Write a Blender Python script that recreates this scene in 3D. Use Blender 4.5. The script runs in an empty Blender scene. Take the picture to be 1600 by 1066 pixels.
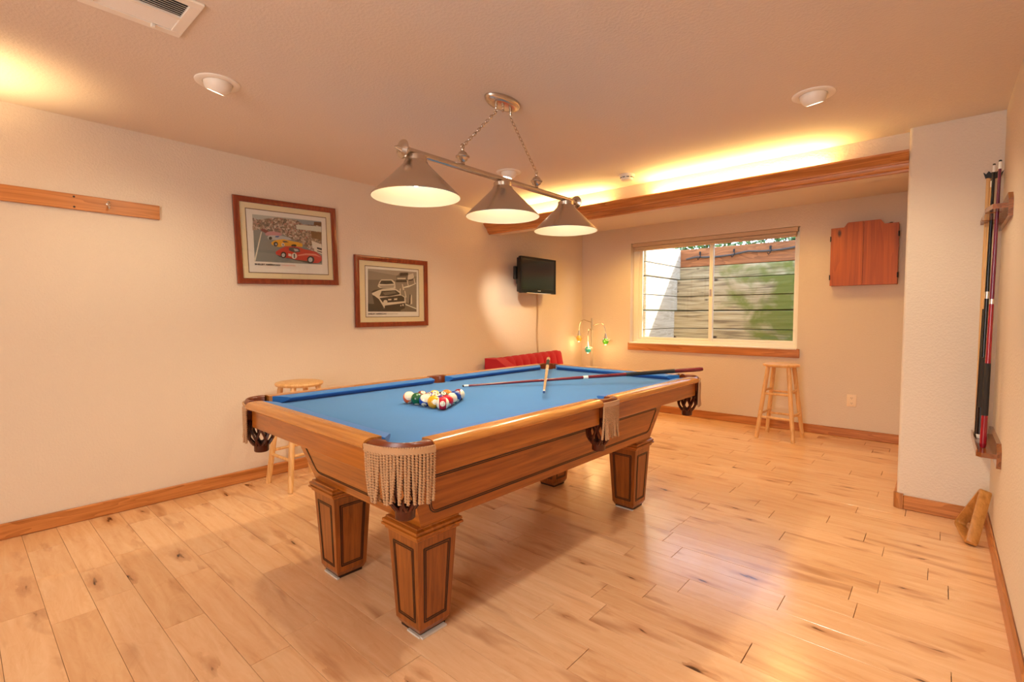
import bpy, bmesh, math, random
from mathutils import Vector, Matrix, Euler, Quaternion
random.seed(7)
PI = math.pi
COL = bpy.context.scene.collection
SC = bpy.context.scene

# ------------------------------------------------------------------ camera, sky, sun, lights, exposure
H = 2.44                 # ceiling height
XW = 4.185               # right wall
YB = 6.055               # back (window) wall
YP, XP = 4.042, 3.752    # wall pillar: front plane, left edge
YR = -2.6                # rear wall, behind the camera

cam_data = bpy.data.cameras.new('camera')
cam = bpy.data.objects.new('camera', cam_data)
COL.objects.link(cam)
cam_data.sensor_width = 36.0
cam_data.lens = 767.02 / 1600 * 36
cam_data.shift_y = -2.98 / 1600
cam_data.clip_start = 0.02
_y, _p, _r = math.radians(-41.1248), math.radians(-2.7334), math.radians(-0.0241)
_f = Vector((math.sin(_y) * math.cos(_p), math.cos(_y) * math.cos(_p), math.sin(_p)))
_x = Vector((math.cos(_y), -math.sin(_y), 0))
_u = _x.cross(_f)
_rx = _x * math.cos(_r) + _u * math.sin(_r)
_ru = -_x * math.sin(_r) + _u * math.cos(_r)
M = Matrix((_rx, _ru, -_f)).transposed().to_4x4()
M.translation = Vector((3.936, 0, 1.2571))
cam.matrix_world = M
SC.camera = cam

SC.view_settings.view_transform = 'Standard'
SC.view_settings.look = 'None'
SC.view_settings.gamma = 1.0
SC.view_settings.use_curve_mapping = False
SC.view_settings.exposure = 0.66
SC.cycles.use_denoising = True
SC.cycles.max_bounces = 10
SC.cycles.diffuse_bounces = 5
SC.cycles.glossy_bounces = 5
SC.cycles.transmission_bounces = 6
SC.cycles.transparent_max_bounces = 8
SC.cycles.caustics_reflective = False
SC.cycles.caustics_refractive = False
SC.cycles.sample_clamp_indirect = 4.0

world = bpy.data.worlds.new('sky')
SC.world = world
world.use_nodes = True
wn = world.node_tree.nodes
sky = wn.new('ShaderNodeTexSky')
sky.sky_type = 'NISHITA'
sky.sun_disc = False
sky.sun_elevation = math.radians(42)
sky.sun_rotation = math.radians(45)
world.node_tree.links.new(sky.outputs[0], wn['Background'].inputs[0])
wn['Background'].inputs[1].default_value = 0.85

WARM = (1.0, 0.84, 0.56)
COVE = (1.0, 0.67, 0.22)
def light(name, kind, loc, power, color, aim=None, **kw):
    d = bpy.data.lights.new(name, kind)
    d.energy = power
    d.color = color
    for k, v in kw.items():
        setattr(d, k, v)
    o = bpy.data.objects.new(name, d)
    COL.objects.link(o)
    o.location = loc
    if aim is not None:
        o.rotation_euler = Vector(aim).to_track_quat('-Z', 'Y').to_euler()
    return o

light('sun', 'SUN', (3, 9, 6), 11.0, (1.0, 0.95, 0.86), aim=(-0.6, -1.0, -1.2), angle=0.009)
# added area fill behind the camera; the rear wall is solid
light('rear_fill', 'AREA', (3.4, YR + 0.08, 1.25), 66, (0.93, 0.97, 1.0), aim=(0.18, 1, -0.05),
      shape='RECTANGLE', size=1.4, size_y=2.1)
# recessed lamps: the three in view
EYEBALLS = [((1.133, 0.94), (-0.36, -0.15, -0.93)), ((3.384, 3.09), (0.1, 0.3, -0.95)), ((1.214, 3.078), (-0.22, -0.12, -0.97))]
for (ex, ey), aim in EYEBALLS:
    a = Vector(aim).normalized()
    light('recessed_and_fill_spot', 'SPOT', Vector((ex, ey, H - 0.012)) + a * 0.055, 26, WARM, aim=aim,
          spot_size=math.radians(125), spot_blend=0.9, shadow_soft_size=0.035)
for ex, ey, pw, ang in ((3.38, -1.2, 14, 150), (3.30, 0.9, 62, 104)):  # unseen fill spots added for brightness, no fixtures modelled
    light('recessed_and_fill_spot', 'SPOT', (ex, ey, H - 0.02), pw, (1.0, 0.94, 0.86), aim=(-0.12, 0.75 if ey > 0 else 0, -1),
          spot_size=math.radians(ang), spot_blend=1.0, shadow_soft_size=0.05)
light('extra_wall_spot', 'SPOT', (1.16, 3.10, H - 0.09), 120, (1.0, 0.90, 0.72), aim=(-1.16, 1.33, -1.03), spot_size=math.radians(25), spot_blend=1.0, shadow_soft_size=0.06)  # extra spot added beside the third eyeball for the left wall streak
light('corner_fill', 'POINT', (0.50, 5.62, 0.93), 2.0, (1.0, 0.66, 0.26), shadow_soft_size=0.08)  # fill light added beside the tree lamp to warm the corner
for ax_ in (1.3, 2.9):  # fill spots added behind the beam to brighten the alcove, no fixtures
    light('alcove_fill', 'SPOT', (ax_, 5.3, H - 0.02), 95 if ax_ < 2 else 26, (1.0, 0.62, 0.19), aim=(0, 0, -1), spot_size=math.radians(160), spot_blend=0.6, shadow_soft_size=0.22)
light('left_uplight', 'SPOT', (0.42, 0.0, 1.95), 26, (1.0, 0.70, 0.34), aim=(0.0, 0.12, 1), spot_size=math.radians(110), spot_blend=1.0, shadow_soft_size=0.05)  # unseen uplight added for the ceiling glow at far left

# ------------------------------------------------------------------ helpers
def lin(c):
    c = c.lstrip('#')
    v = [int(c[i:i + 2], 16) / 255 for i in (0, 2, 4)]
    return tuple([x / 12.92 if x <= 0.04045 else ((x + 0.055) / 1.055) ** 2.4 for x in v] + [1.0])

class NT:
    def __init__(s, name):
        s.m = bpy.data.materials.new(name)
        s.m.use_nodes = True
        s.t = s.m.node_tree
        s.b = s.t.nodes['Principled BSDF']
        s.out = s.t.nodes['Material Output']
    def n(s, typ, ins=None, **kw):
        nd = s.t.nodes.new(typ)
        for k, v in kw.items():
            setattr(nd, k, v)
        for k, v in (ins or {}).items():
            if hasattr(v, 'links') or isinstance(v, bpy.types.NodeSocket):
                s.t.links.new(v, nd.inputs[k])
            else:
                nd.inputs[k].default_value = v
        return nd
    def set(s, **kw):
        for k, v in kw.items():
            k = k.replace('_', ' ')
            if isinstance(v, bpy.types.NodeSocket):
                s.t.links.new(v, s.b.inputs[k])
            else:
                s.b.inputs[k].default_value = v
        return s
    def ramp(s, fac, stops):
        r = s.n('ShaderNodeValToRGB', {0: fac})
        e = r.color_ramp.elements
        while len(e) < len(stops):
            e.new(0.5)
        for i, (p, c) in enumerate(stops):
            e[i].position = p
            e[i].color = c if len(c) == 4 else tuple(c) + (1,)
        return r.outputs[0]
    def mix(s, fac, a, b, mode='MIX'):
        r = s.n('ShaderNodeMix', data_type='RGBA', blend_type=mode)
        for i, v in ((0, fac), (6, a), (7, b)):
            if isinstance(v, bpy.types.NodeSocket):
                s.t.links.new(v, r.inputs[i])
            else:
                r.inputs[i].default_value = v
        return r.outputs[2]
    def math(s, op, a, b=0.0):
        r = s.n('ShaderNodeMath', operation=op)
        for i, v in ((0, a), (1, b)):
            if isinstance(v, bpy.types.NodeSocket):
                s.t.links.new(v, r.inputs[i])
            else:
                r.inputs[i].default_value = v
        return r.outputs[0]
    def coords(s, scale=(1, 1, 1), rnd=0.0):
        tc = s.n('ShaderNodeTexCoord')
        v = tc.outputs['Object']
        if rnd:
            oi = s.n('ShaderNodeObjectInfo')
            mul = s.math('MULTIPLY', oi.outputs['Random'], rnd)
            comb = s.n('ShaderNodeCombineXYZ', {0: mul, 1: s.math('MULTIPLY', mul, 1.7), 2: s.math('MULTIPLY', mul, 0.6)})
            v = s.n('ShaderNodeVectorMath', {0: v, 1: comb.outputs[0]}, operation='ADD').outputs[0]
        return s.n('ShaderNodeMapping', {0: v, 3: scale}).outputs[0]
    def bump(s, h, strength=0.2, dist=0.01):
        b = s.n('ShaderNodeBump', {'Height': h, 'Strength': strength, 'Distance': dist})
        s.t.links.new(b.outputs[0], s.b.inputs['Normal'])
        return s

def plain(name, col, rough=0.5, metal=0.0, spec=0.5, **kw):
    t = NT(name)
    c = lin(col) if isinstance(col, str) else tuple(col) + (1.0,)
    t.set(Base_Color=c, Roughness=rough, Metallic=metal)
    if metal:
        t.set(Anisotropic=0.5)
        tg = t.n('ShaderNodeTangent', direction_type='RADIAL', axis='Z')
        t.t.links.new(tg.outputs[0], t.b.inputs['Tangent'])
        return t.m
    t.b.inputs['Specular IOR Level'].default_value = spec
    nz = t.n('ShaderNodeTexNoise', {'Vector': t.coords(), 'Scale': 35.0, 'Detail': 2.0})
    rr = t.n('ShaderNodeMapRange', {0: nz.outputs[0], 3: max(0.02, rough - 0.06), 4: min(1, rough + 0.06)})
    t.t.links.new(rr.outputs[0], t.b.inputs['Roughness'])
    for k, v in kw.items():
        t.b.inputs[k.replace('_', ' ')].default_value = v
    return t.m

def emis(name, col, strength):
    t = NT(name)
    t.set(Base_Color=(0.9, 0.9, 0.85, 1), Emission_Color=tuple(col) + (1.0,), Emission_Strength=strength)
    return t.m

def paint(name, col, scale, strength, rough=0.75):
    t = NT(name)
    v = t.coords()
    big = t.n('ShaderNodeTexNoise', {'Vector': v, 'Scale': 1.3, 'Detail': 2.0})
    c = lin(col)
    c2 = tuple(x * 0.95 for x in c[:3]) + (1,)
    t.set(Base_Color=t.mix(big.outputs[0], c, c2), Roughness=rough)
    a = t.n('ShaderNodeTexNoise', {'Vector': v, 'Scale': scale, 'Detail': 3.0, 'Roughness': 0.55})
    r = t.ramp(a.outputs[0], [(0.42, (0, 0, 0)), (0.62, (1, 1, 1))])
    t.bump(r, strength, 0.006)
    return t.m

def wood(name, light_c, dark_c, axis=0, grain=26.0, along=1.6, rough=0.35, coat=0.0, contrast=(0.35, 0.7), rnd=9.0, figure=0.35, knots=0.0, tint=0.0):
    t = NT(name)
    sc = [grain, grain, grain]
    sc[axis] = along
    v = t.coords(tuple(sc), rnd)
    n1 = t.n('ShaderNodeTexNoise', {'Vector': v, 'Scale': 1.0, 'Detail': 5.0, 'Roughness': 0.62, 'Distortion': 0.6})
    sc2 = [grain * 0.22] * 3
    sc2[axis] = along * 0.55
    v2 = t.coords(tuple(sc2), rnd)
    n2 = t.n('ShaderNodeTexNoise', {'Vector': v2, 'Scale': 1.0, 'Detail': 2.0, 'Distortion': 1.2})
    rings = t.math('FRACT', t.math('MULTIPLY', n2.outputs[0], 9.0))
    fac = t.math('ADD', t.math('MULTIPLY', n1.outputs[0], 1 - figure), t.math('MULTIPLY', rings, figure))
    c1, c2 = lin(light_c), lin(dark_c)
    col = t.ramp(fac, [(contrast[0], c1), (contrast[1], c2)])
    if tint:
        oi = t.n('ShaderNodeObjectInfo')
        k = t.n('ShaderNodeMapRange', {0: oi.outputs['Random'], 3: 1 - tint, 4: 1 + tint})
        col = t.mix(1.0, col, k.outputs[0], 'MULTIPLY')
    if knots:
        sk = [9.0] * 3
        sk[axis] = 4.0
        vk = t.coords(tuple(sk), rnd)
        vo = t.n('ShaderNodeTexVoronoi', {'Vector': vk, 'Scale': 1.0})
        kk = t.ramp(vo.outputs['Distance'], [(0.03 + 0.05 * knots, (1, 1, 1)), (0.10 + 0.12 * knots, (0, 0, 0))])
        sep = t.n('ShaderNodeSeparateColor', {0: vo.outputs['Color']})
        gate = t.math('GREATER_THAN', sep.outputs[0], 1.0 - 0.35 * knots)
        col = t.mix(t.math('MULTIPLY', kk, gate), col, tuple(x * 0.22 for x in c2[:3]) + (1,))
    t.set(Base_Color=col, Roughness=rough)
    if coat:
        t.set(Coat_Weight=coat, Coat_Roughness=0.12)
    t.bump(n1.outputs[0], 0.08, 0.002)
    return t.m

class B:
    def __init__(s):
        s.bm = bmesh.new()
    def face(s, vs, mi=0):
        f = s.bm.faces.new(vs)
        f.material_index = mi
        return f
    def poly(s, pts, mi=0):
        return s.face([s.bm.verts.new(p) for p in pts], mi)
    def box(s, a, b, mi=0, bev=0.0, seg=1, mat=None):
        x0, y0, z0 = a
        x1, y1, z1 = b
        vs = [s.bm.verts.new(p) for p in ((x0, y0, z0), (x1, y0, z0), (x1, y1, z0), (x0, y1, z0), (x0, y0, z1), (x1, y0, z1), (x1, y1, z1), (x0, y1, z1))]
        if mat is not None:
            for v in vs:
                v.co = mat @ v.co
        fs = [s.face([vs[i] for i in q], mi) for q in ((0, 3, 2, 1), (4, 5, 6, 7), (0, 1, 5, 4), (1, 2, 6, 5), (2, 3, 7, 6), (3, 0, 4, 7))]
        if bev:
            es = list({e for f in fs for e in f.edges})
            r = bmesh.ops.bevel(s.bm, geom=es, offset=bev, segments=seg, affect='EDGES', profile=0.5)
            for f in r['faces']:
                f.material_index = mi
        return s
    def loft(s, rings, closed=True, cap=True, mi=0):
        R = [[s.bm.verts.new(p) for p in r] for r in rings]
        n = len(R[0])
        for a, b in zip(R, R[1:]):
            for i in range(n if closed else n - 1):
                j = (i + 1) % n
                s.face([a[i], a[j], b[j], b[i]], mi)
        if cap:
            s.face(list(reversed(R[0])), mi)
            s.face(R[-1], mi)
        return s
    def lathe(s, prof, o=(0, 0, 0), axis=(0, 0, 1), n=24, cap=True, mi=0):
        q = Vector((0, 0, 1)).rotation_difference(Vector(axis).normalized())
        o = Vector(o)
        rings = []
        for r, z in prof:
            rings.append([o + q @ Vector((r * math.cos(2 * PI * i / n), r * math.sin(2 * PI * i / n), z)) for i in range(n)])
        return s.loft(rings, True, cap, mi)
    def tube(s, pts, r, n=8, cap=True, mi=0, closed=False):
        pts = [Vector(p) for p in pts]
        m = len(pts)
        rad = r if isinstance(r, (list, tuple)) else [r] * m
        rings = []
        up = None
        for i, p in enumerate(pts):
            a = pts[(i - 1) % m] if (closed or i > 0) else p
            c = pts[(i + 1) % m] if (closed or i < m - 1) else p
            t = (c - a).normalized()
            if up is None:
                up = t.orthogonal().normalized()
            else:
                up = (up - t * up.dot(t)).normalized()
            w = t.cross(up)
            rings.append([p + (up * math.cos(2 * PI * k / n) + w * math.sin(2 * PI * k / n)) * rad[i] for k in range(n)])
        if closed:
            rings.append(rings[0])
            R = [[s.bm.verts.new(q) for q in rr] for rr in rings[:-1]]
            for i in range(m):
                a, b = R[i], R[(i + 1) % m]
                for k in range(n):
                    j = (k + 1) % n
                    s.face([a[k], a[j], b[j], b[k]], mi)
            return s
        return s.loft(rings, True, cap, mi)
    def prism(s, pts, fn, d0, d1, mi=0):
        return s.loft([[fn(u, v, d0) for u, v in pts], [fn(u, v, d1) for u, v in pts]], True, True, mi)
    def sphere(s, c, r, n=20, m=12, sc=(1, 1, 1), mi=0):
        c = Vector(c)
        top = s.bm.verts.new(c + Vector((0, 0, r * sc[2])))
        bot = s.bm.verts.new(c - Vector((0, 0, r * sc[2])))
        R = []
        for j in range(1, m):
            th = PI * j / m
            R.append([s.bm.verts.new(c + Vector((r * sc[0] * math.sin(th) * math.cos(2 * PI * i / n), r * sc[1] * math.sin(th) * math.sin(2 * PI * i / n), r * sc[2] * math.cos(th)))) for i in range(n)])
        for i in range(n):
            j = (i + 1) % n
            s.face([top, R[0][i], R[0][j]], mi)
            s.face([bot, R[-1][j], R[-1][i]], mi)
        for a, b in zip(R, R[1:]):
            for i in range(n):
                j = (i + 1) % n
                s.face([a[i], b[i], b[j], a[j]], mi)
        return s
    def done(s, name, mats, parent=None, loc=(0, 0, 0), rot=None, smooth=35, label=None):
        bmesh.ops.recalc_face_normals(s.bm, faces=s.bm.faces)
        me = bpy.data.meshes.new(name)
        s.bm.to_mesh(me)
        s.bm.free()
        for m in (mats if isinstance(mats, (list, tuple)) else [mats]):
            me.materials.append(m)
        if smooth:
            me.shade_smooth()
            me.set_sharp_from_angle(angle=math.radians(smooth))
        o = bpy.data.objects.new(name, me)
        COL.objects.link(o)
        o.parent = parent
        o.location = loc
        if rot is not None:
            o.rotation_euler = rot
        if label:
            o['label'] = label
        return o

def tag(o, label, cat, group=None):
    o['label'] = label
    o['category'] = cat
    if group:
        o['group'] = group
    return o
def thing(name, label, cat, loc=(0, 0, 0), rot=(0, 0, 0), group=None):
    o = bpy.data.objects.new(name, None)
    COL.objects.link(o)
    o.empty_display_size = 0.1
    o.location = loc
    o.rotation_euler = rot
    return tag(o, label, cat, group)
def struct(o):
    o['kind'] = 'structure'
    return o
def stuff(o):
    o['kind'] = 'stuff'
    return o
def text_mesh(body, size, bold=0.0, align='LEFT'):
    cu = bpy.data.curves.new('lettering', 'FONT')
    cu.body = body
    cu.size = size
    cu.offset = bold
    cu.align_x = align
    cu.resolution_u = 2
    o = bpy.data.objects.new('lettering', cu)
    COL.objects.link(o)
    dg = bpy.context.evaluated_depsgraph_get()
    me = bpy.data.meshes.new_from_object(o.evaluated_get(dg))
    bpy.data.objects.remove(o)
    bpy.data.curves.remove(cu)
    return me
def copy_tree(o, parent=None):
    c = o.copy()
    COL.objects.link(c)
    c.parent = parent
    for ch in o.children:
        copy_tree(ch, c)
    return c

# ------------------------------------------------------------------ materials
M_WALL = paint('wall_paint', '#ddcdba', 75, 0.24)
M_CEIL = paint('ceiling_paint', '#e0d0bf', 75, 0.15, 0.8)
M_OAK = wood('oak_trim', '#c98448', '#9c5a26', 0, 34, 1.2, 0.38, figure=0.22)
M_OAKY = wood('oak_trim_y', '#c98448', '#9c5a26', 1, 34, 1.2, 0.38, figure=0.22)
M_OAKZ = wood('oak_upright', '#c0824a', '#965a28', 2, 34, 1.2, 0.38, figure=0.2)
M_TABX = wood('table_oak_x', '#b06620', '#7e400c', 0, 40, 1.4, 0.28, coat=0.35, figure=0.07)
M_TABY = wood('table_oak_y', '#b06620', '#7e400c', 1, 40, 1.4, 0.28, coat=0.35, figure=0.07)
M_TABZ = wood('table_oak_z', '#9c571d', '#70380c', 2, 46, 1.8, 0.3, coat=0.35, figure=0.07)
M_RAILX = wood('rail_oak_lit_x', '#c8863e', '#a26022', 0, 40, 1.4, 0.25, coat=0.5, figure=0.07)  # table oak lightened: the light falling on the rails is in the colour
M_RAILY = wood('rail_oak_lit_y', '#c8863e', '#a26022', 1, 40, 1.4, 0.25, coat=0.5, figure=0.07)
M_INLAY = plain('dark_inlay', '#2b1006', 0.4)
M_LEATHER = plain('brown_leather', '#6e3214', 0.32)
M_NET = plain('dark_leather', '#4a1c0c', 0.3)
M_PINE = wood('stool_pine', '#e3b479', '#cf9a5a', 2, 30, 1.5, 0.4, figure=0.3)
M_PINED = wood('cabinet_pine', '#bd5f1e', '#8e4010', 2, 16, 0.7, 0.5, figure=0.12, knots=0.8)
M_BLACK = plain('black_plastic', '#16120f', 0.22)
M_BLACKM = plain('black_matte', '#1c1816', 0.6)
M_NICKEL = plain('brushed_nickel', (0.60, 0.52, 0.44), 0.27, 1.0)
M_BRASS = plain('antique_brass', (0.55, 0.40, 0.22), 0.3, 1.0)
M_STEEL = plain('steel', (0.70, 0.66, 0.60), 0.3, 1.0)
M_WHITE = plain('white_enamel', '#efe6d8', 0.45)
M_SHADE_IN = plain('shade_white', '#fff4dc', 0.6)
M_VINYL = plain('window_vinyl', '#efe8d8', 0.4)
M_REDFAB = None
def cloth_mat(name, col, rough=0.9, sheen=0.2, scale=900):
    t = NT(name)
    v = t.coords()
    n = t.n('ShaderNodeTexNoise', {'Vector': v, 'Scale': scale, 'Detail': 1.0})
    b = t.n('ShaderNodeTexNoise', {'Vector': v, 'Scale': 5.0, 'Detail': 2.0})
    c = lin(col)
    t.set(Base_Color=t.mix(b.outputs[0], c, tuple(x * 0.86 for x in c[:3]) + (1,)), Roughness=rough)
    t.set(Sheen_Weight=sheen, Sheen_Roughness=0.5)
    t.bump(n.outputs[0], 0.15, 0.001)
    return t.m
M_FELT = cloth_mat('blue_felt', '#2874b6', 0.95, 0.15)
M_CUSH = cloth_mat('shaded_cushion_felt', '#206cb8', 0.95, 0.15)  # bed felt darkened: shade on the cushion faces mixed into the colour
M_REDFAB = cloth_mat('red_velvet', '#b81228', 0.85, 0.08, 400)
M_FRINGE = cloth_mat('gold_cord', '#b98a5c', 0.7, 0.3, 700)
def glass_mat():
    t = NT('window_glass')
    tr = t.n('ShaderNodeBsdfTransparent', {0: (0.97, 0.98, 0.97, 1)})
    gl = t.n('ShaderNodeBsdfGlossy', {0: (1, 1, 1, 1), 1: 0.0})
    geo = t.n('ShaderNodeNewGeometry')
    ior = t.math('ADD', 1.45, t.math('MULTIPLY', geo.outputs['Backfacing'], 1 / 1.45 - 1.45))
    fr = t.n('ShaderNodeFresnel', {0: ior})
    mx = t.n('ShaderNodeMixShader', {0: fr.outputs[0], 1: tr.outputs[0], 2: gl.outputs[0]})
    t.t.links.new(mx.outputs[0], t.out.inputs[0])
    return t.m
M_GLASS = glass_mat()

def floor_mat():
    t = NT('maple_planks')
    rnd = 17.0
    v = t.coords((2.2, 22, 22), rnd)
    n1 = t.n('ShaderNodeTexNoise', {'Vector': v, 'Scale': 1.0, 'Detail': 5.0, 'Roughness': 0.6, 'Distortion': 0.8})
    v2 = t.coords((2.0, 6.5, 6.5), rnd)
    n2 = t.n('ShaderNodeTexNoise', {'Vector': v2, 'Scale': 1.0, 'Detail': 3.0, 'Distortion': 1.5})
    rings = t.math('FRACT', t.math('MULTIPLY', n2.outputs[0], 8.0))
    f = t.math('ADD', t.math('MULTIPLY', n1.outputs[0], 0.75), t.math('MULTIPLY', rings, 0.07))
    col = t.ramp(f, [(0.25, lin('#eac195')), (0.48, lin('#e1b284')), (0.72, lin('#cd9867'))])
    # per-board tone
    oi = t.n('ShaderNodeObjectInfo')
    tone = t.ramp(oi.outputs['Random'], [(0.0, (0.92, 0.87, 0.80)), (0.2, (0.98, 0.96, 0.92)), (0.6, (1.0, 1.0, 1.0)), (0.85, (1.05, 1.05, 1.04)), (1.0, (0.94, 0.87, 0.80))])
    col = t.mix(1.0, col, tone, 'MULTIPLY')
    # brown heartwood smears
    v3 = t.coords((1.4, 6.0, 6.0), rnd * 1.3)
    n3 = t.n('ShaderNodeTexNoise', {'Vector': v3, 'Scale': 1.0, 'Detail': 3.0, 'Distortion': 0.6})
    sm = t.ramp(n3.outputs[0], [(0.60, (0, 0, 0)), (0.74, (0.62, 0.62, 0.62))])
    col = t.mix(sm, col, lin('#9c5f33'))
    # knots and short dark cracks
    v4 = t.coords((3.8, 15.0, 15.0), rnd)
    wob = t.n('ShaderNodeTexNoise', {'Vector': v4, 'Scale': 1.6, 'Detail': 3.0})
    v5 = t.n('ShaderNodeVectorMath', {0: v4, 1: wob.outputs['Color']}, operation='ADD').outputs[0]
    vo = t.n('ShaderNodeTexVoronoi', {'Vector': v5, 'Scale': 1.0})
    sep = t.n('ShaderNodeSeparateColor', {0: vo.outputs['Color']})
    gate = t.math('GREATER_THAN', sep.outputs[0], 0.83)
    halo = t.ramp(vo.outputs['Distance'], [(0.10, (1, 1, 1)), (0.55, (0, 0, 0))])
    core = t.ramp(vo.outputs['Distance'], [(0.06, (0.9, 0.9, 0.9)), (0.15, (0, 0, 0))])
    col = t.mix(t.math('MULTIPLY', t.math('MULTIPLY', halo, gate), 0.55), col, lin('#a5632f'))
    col = t.mix(t.math('MULTIPLY', core, gate), col, lin('#3a1c0c'))
    t.set(Base_Color=col)
    rr = t.n('ShaderNodeMapRange', {0: n1.outputs[0], 3: 0.15, 4: 0.24})
    t.set(Roughness=rr.outputs[0])
    t.bump(n1.outputs[0], 0.05, 0.002)
    return t.m
M_FLOOR = floor_mat()
M_GAP = plain('floor_joint', '#44240f', 0.85)

# ------------------------------------------------------------------ room shell
def slab(name, a, b, mat, bev=0):
    return struct(B().box(a, b, bev=bev).done(name, mat, smooth=0))
T = 0.16
slab('wall_left', (-T, YR - T, -0.1), (0, YB + 0.18, H + 0.1), M_WALL)
slab('wall_right', (XW, YR - T, -0.1), (XW + T, YP + 0.02, H + 0.1), M_WALL)
slab('wall_rear', (-T, YR - T, -0.1), (XW + T, YR, H + 0.1), M_WALL)
slab('ceiling', (-T, YR - T, H), (XW + T, YB + 0.18, H + 0.15), M_CEIL)
# back wall with the window opening
WX0, WX1, WZ0, WZ1 = 0.77, 2.765, 0.897, 2.222
b = B()
for a, c in (((0, YB, -0.1), (WX0, YB + 0.18, H)), ((WX1, YB, -0.1), (XW + T, YB + 0.18, H)), ((WX0, YB, -0.1), (WX1, YB + 0.18, WZ0)), ((WX0, YB, WZ1), (WX1, YB + 0.18, H))):
    b.box(a, c)
struct(b.done('wall_back', M_WALL, smooth=0))
# pillar with rounded (bullnose) corner
b = B()
r = 0.02
pts = [(XW + T, YP), (XW + T, YB), (XP, YB)] + [(XP + r - r * math.cos(k * PI / 12), YP + r - r * math.sin(k * PI / 12)) for k in range(0, 7)]
b.prism(pts, lambda u, v, d: (u, v, d), -0.05, H)
struct(b.done('wall_pillar', M_WALL, smooth=40))

# floor: a joint-coloured bed and planks laid along x
floor = struct(B().box((-T, YR - T, -0.14), (XW + T, YB + 0.18, -0.018)).done('floor', M_GAP, smooth=0))
PW = 0.1467
y = 0.080 - PW * 3
random.seed(21)
nplank = 0
while y < YB - 0.005:
    y1 = min(y + PW, YB - 0.002)
    x = -random.uniform(0.02, 0.75)
    while x < XW:
        L = random.choice((0.38, 0.5, 0.62, 0.75, 0.88, 1.0, 1.15)) * random.uniform(0.92, 1.08)
        xa, xb = max(x, 0.002), min(x + L, XW - 0.002)
        if XW - xb < 0.15:
            xb = XW - 0.002
            L = xb - x + 0.01
        if y > YP and xb > XP + 0.03:
            xb = XP + 0.03
            L = 9
        if xb - xa > 0.03:
            g = 0.0006
            cx, cy = (xa + xb) / 2, (y + y1) / 2
            hx, hy = (xb - xa) / 2 - g * random.uniform(1, 2.6), (y1 - y) / 2 - g
            c = 0.0008
            dz = random.uniform(-0.0005, 0.0)
            b = B()
            b.loft([[(-hx, -hy, -0.016), (hx, -hy, -0.016), (hx, hy, -0.016), (-hx, hy, -0.016)],
                    [(-hx, -hy, dz - c), (hx, -hy, dz - c), (hx, hy, dz - c), (-hx, hy, dz - c)],
                    [(-hx + c, -hy + c, dz), (hx - c, -hy + c, dz), (hx - c, hy - c, dz), (-hx + c, hy - c, dz)]])
            b.done('plank', M_FLOOR, floor, (cx, cy, 0), smooth=0)
            nplank += 1
        x += L
    y += PW
struct(B().box((0, YR, -0.018), (XW, 0.080 - PW * 3 - 0.001, -0.001)).done('floor_rear', M_FLOOR, smooth=0))

# baseboards
def baseboard(name, a, c, mat, bev=0.006):
    return struct(B().box(a, c, bev=bev).done(name, mat, smooth=40))
BH = 0.092
baseboard('baseboard_left', (0.0, YR, 0.0), (0.016, YB, BH), M_OAKY)
baseboard('baseboard_back', (0.016, YB - 0.016, 0.0), (XP, YB, BH), M_OAK)
baseboard('baseboard_right', (XW - 0.016, YR, 0.0), (XW, YP - 0.016, BH), M_OAKY)
baseboard('baseboard_pillar', (XP + 0.035, YP - 0.016, 0.0), (XW, YP, BH), M_OAK)
# rounded corner block of the pillar baseboard
b = B()
pts = []
R1, R0 = 0.038, 0.022
cxp, cyp = XP + 0.022, YP + 0.022
arc = [PI + k * (PI / 2) / 6 for k in range(7)]
pts = [(cxp + R1 * math.cos(a), cyp + R1 * math.sin(a)) for a in arc] + [(XP + 0.035, YP - 0.016), (XP + 0.035, YP)] + [(cxp + R0 * math.cos(a), cyp + R0 * math.sin(a)) for a in reversed(arc)] + [(XP, YP + 0.035), (XP - 0.016, YP + 0.035)]
b.prism(pts, lambda u, v, d: (u, v, d), 0.0, BH + 0.008)
struct(b.done('baseboard_corner', M_OAKZ, smooth=40))
baseboard('baseboard_alcove', (XP - 0.016, YP + 0.035, 0.0), (XP, YB - 0.016, BH), M_OAKY)

# ceiling beam with its oak cove trough
YS = 4.125
slab('ceiling_beam', (0, YS, 2.19), (XP, YS + 0.13, H), M_WALL)
prof = [(0.0, 2.186), (-0.022, 2.186), (-0.026, 2.200), (-0.040, 2.206), (-0.048, 2.222), (-0.050, 2.234), (-0.058, 2.236), (-0.062, 2.246),
        (-0.086, 2.262), (-0.104, 2.286), (-0.112, 2.292), (-0.112, 2.304), (-0.096, 2.304), (-0.090, 2.296), (-0.040, 2.250), (0.0, 2.245)]
b = B()
b.prism(prof, lambda u, v, d: (d, YS + u, v), 0.001, XP - 0.001)
struct(b.done('trim_1', M_OAK, smooth=25))
# fluorescent tubes lying in the trough
M_TUBE = emis('cove_tube_glow', (1.0, 0.72, 0.30), 2.5)
for x0, x1, p in ((0.35, 1.55, 32), (2.0, 3.3, 48)):
    t = tag(B().tube([(x0, YS - 0.045, 2.272), (x1, YS - 0.045, 2.272)], 0.012, 10).done('light_tube', M_TUBE),
            'warm light tube lying in the oak cove trough, ' + ('left section by the television wall' if x0 < 1 else 'right section toward the pillar'), 'light tube')
    light('cove_light', 'AREA', ((x0 + x1) / 2, YS - 0.046, 2.29), p * 0.30, COVE, aim=(0, -0.3, 1), shape='RECTANGLE', size=x1 - x0, size_y=0.03)

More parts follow.
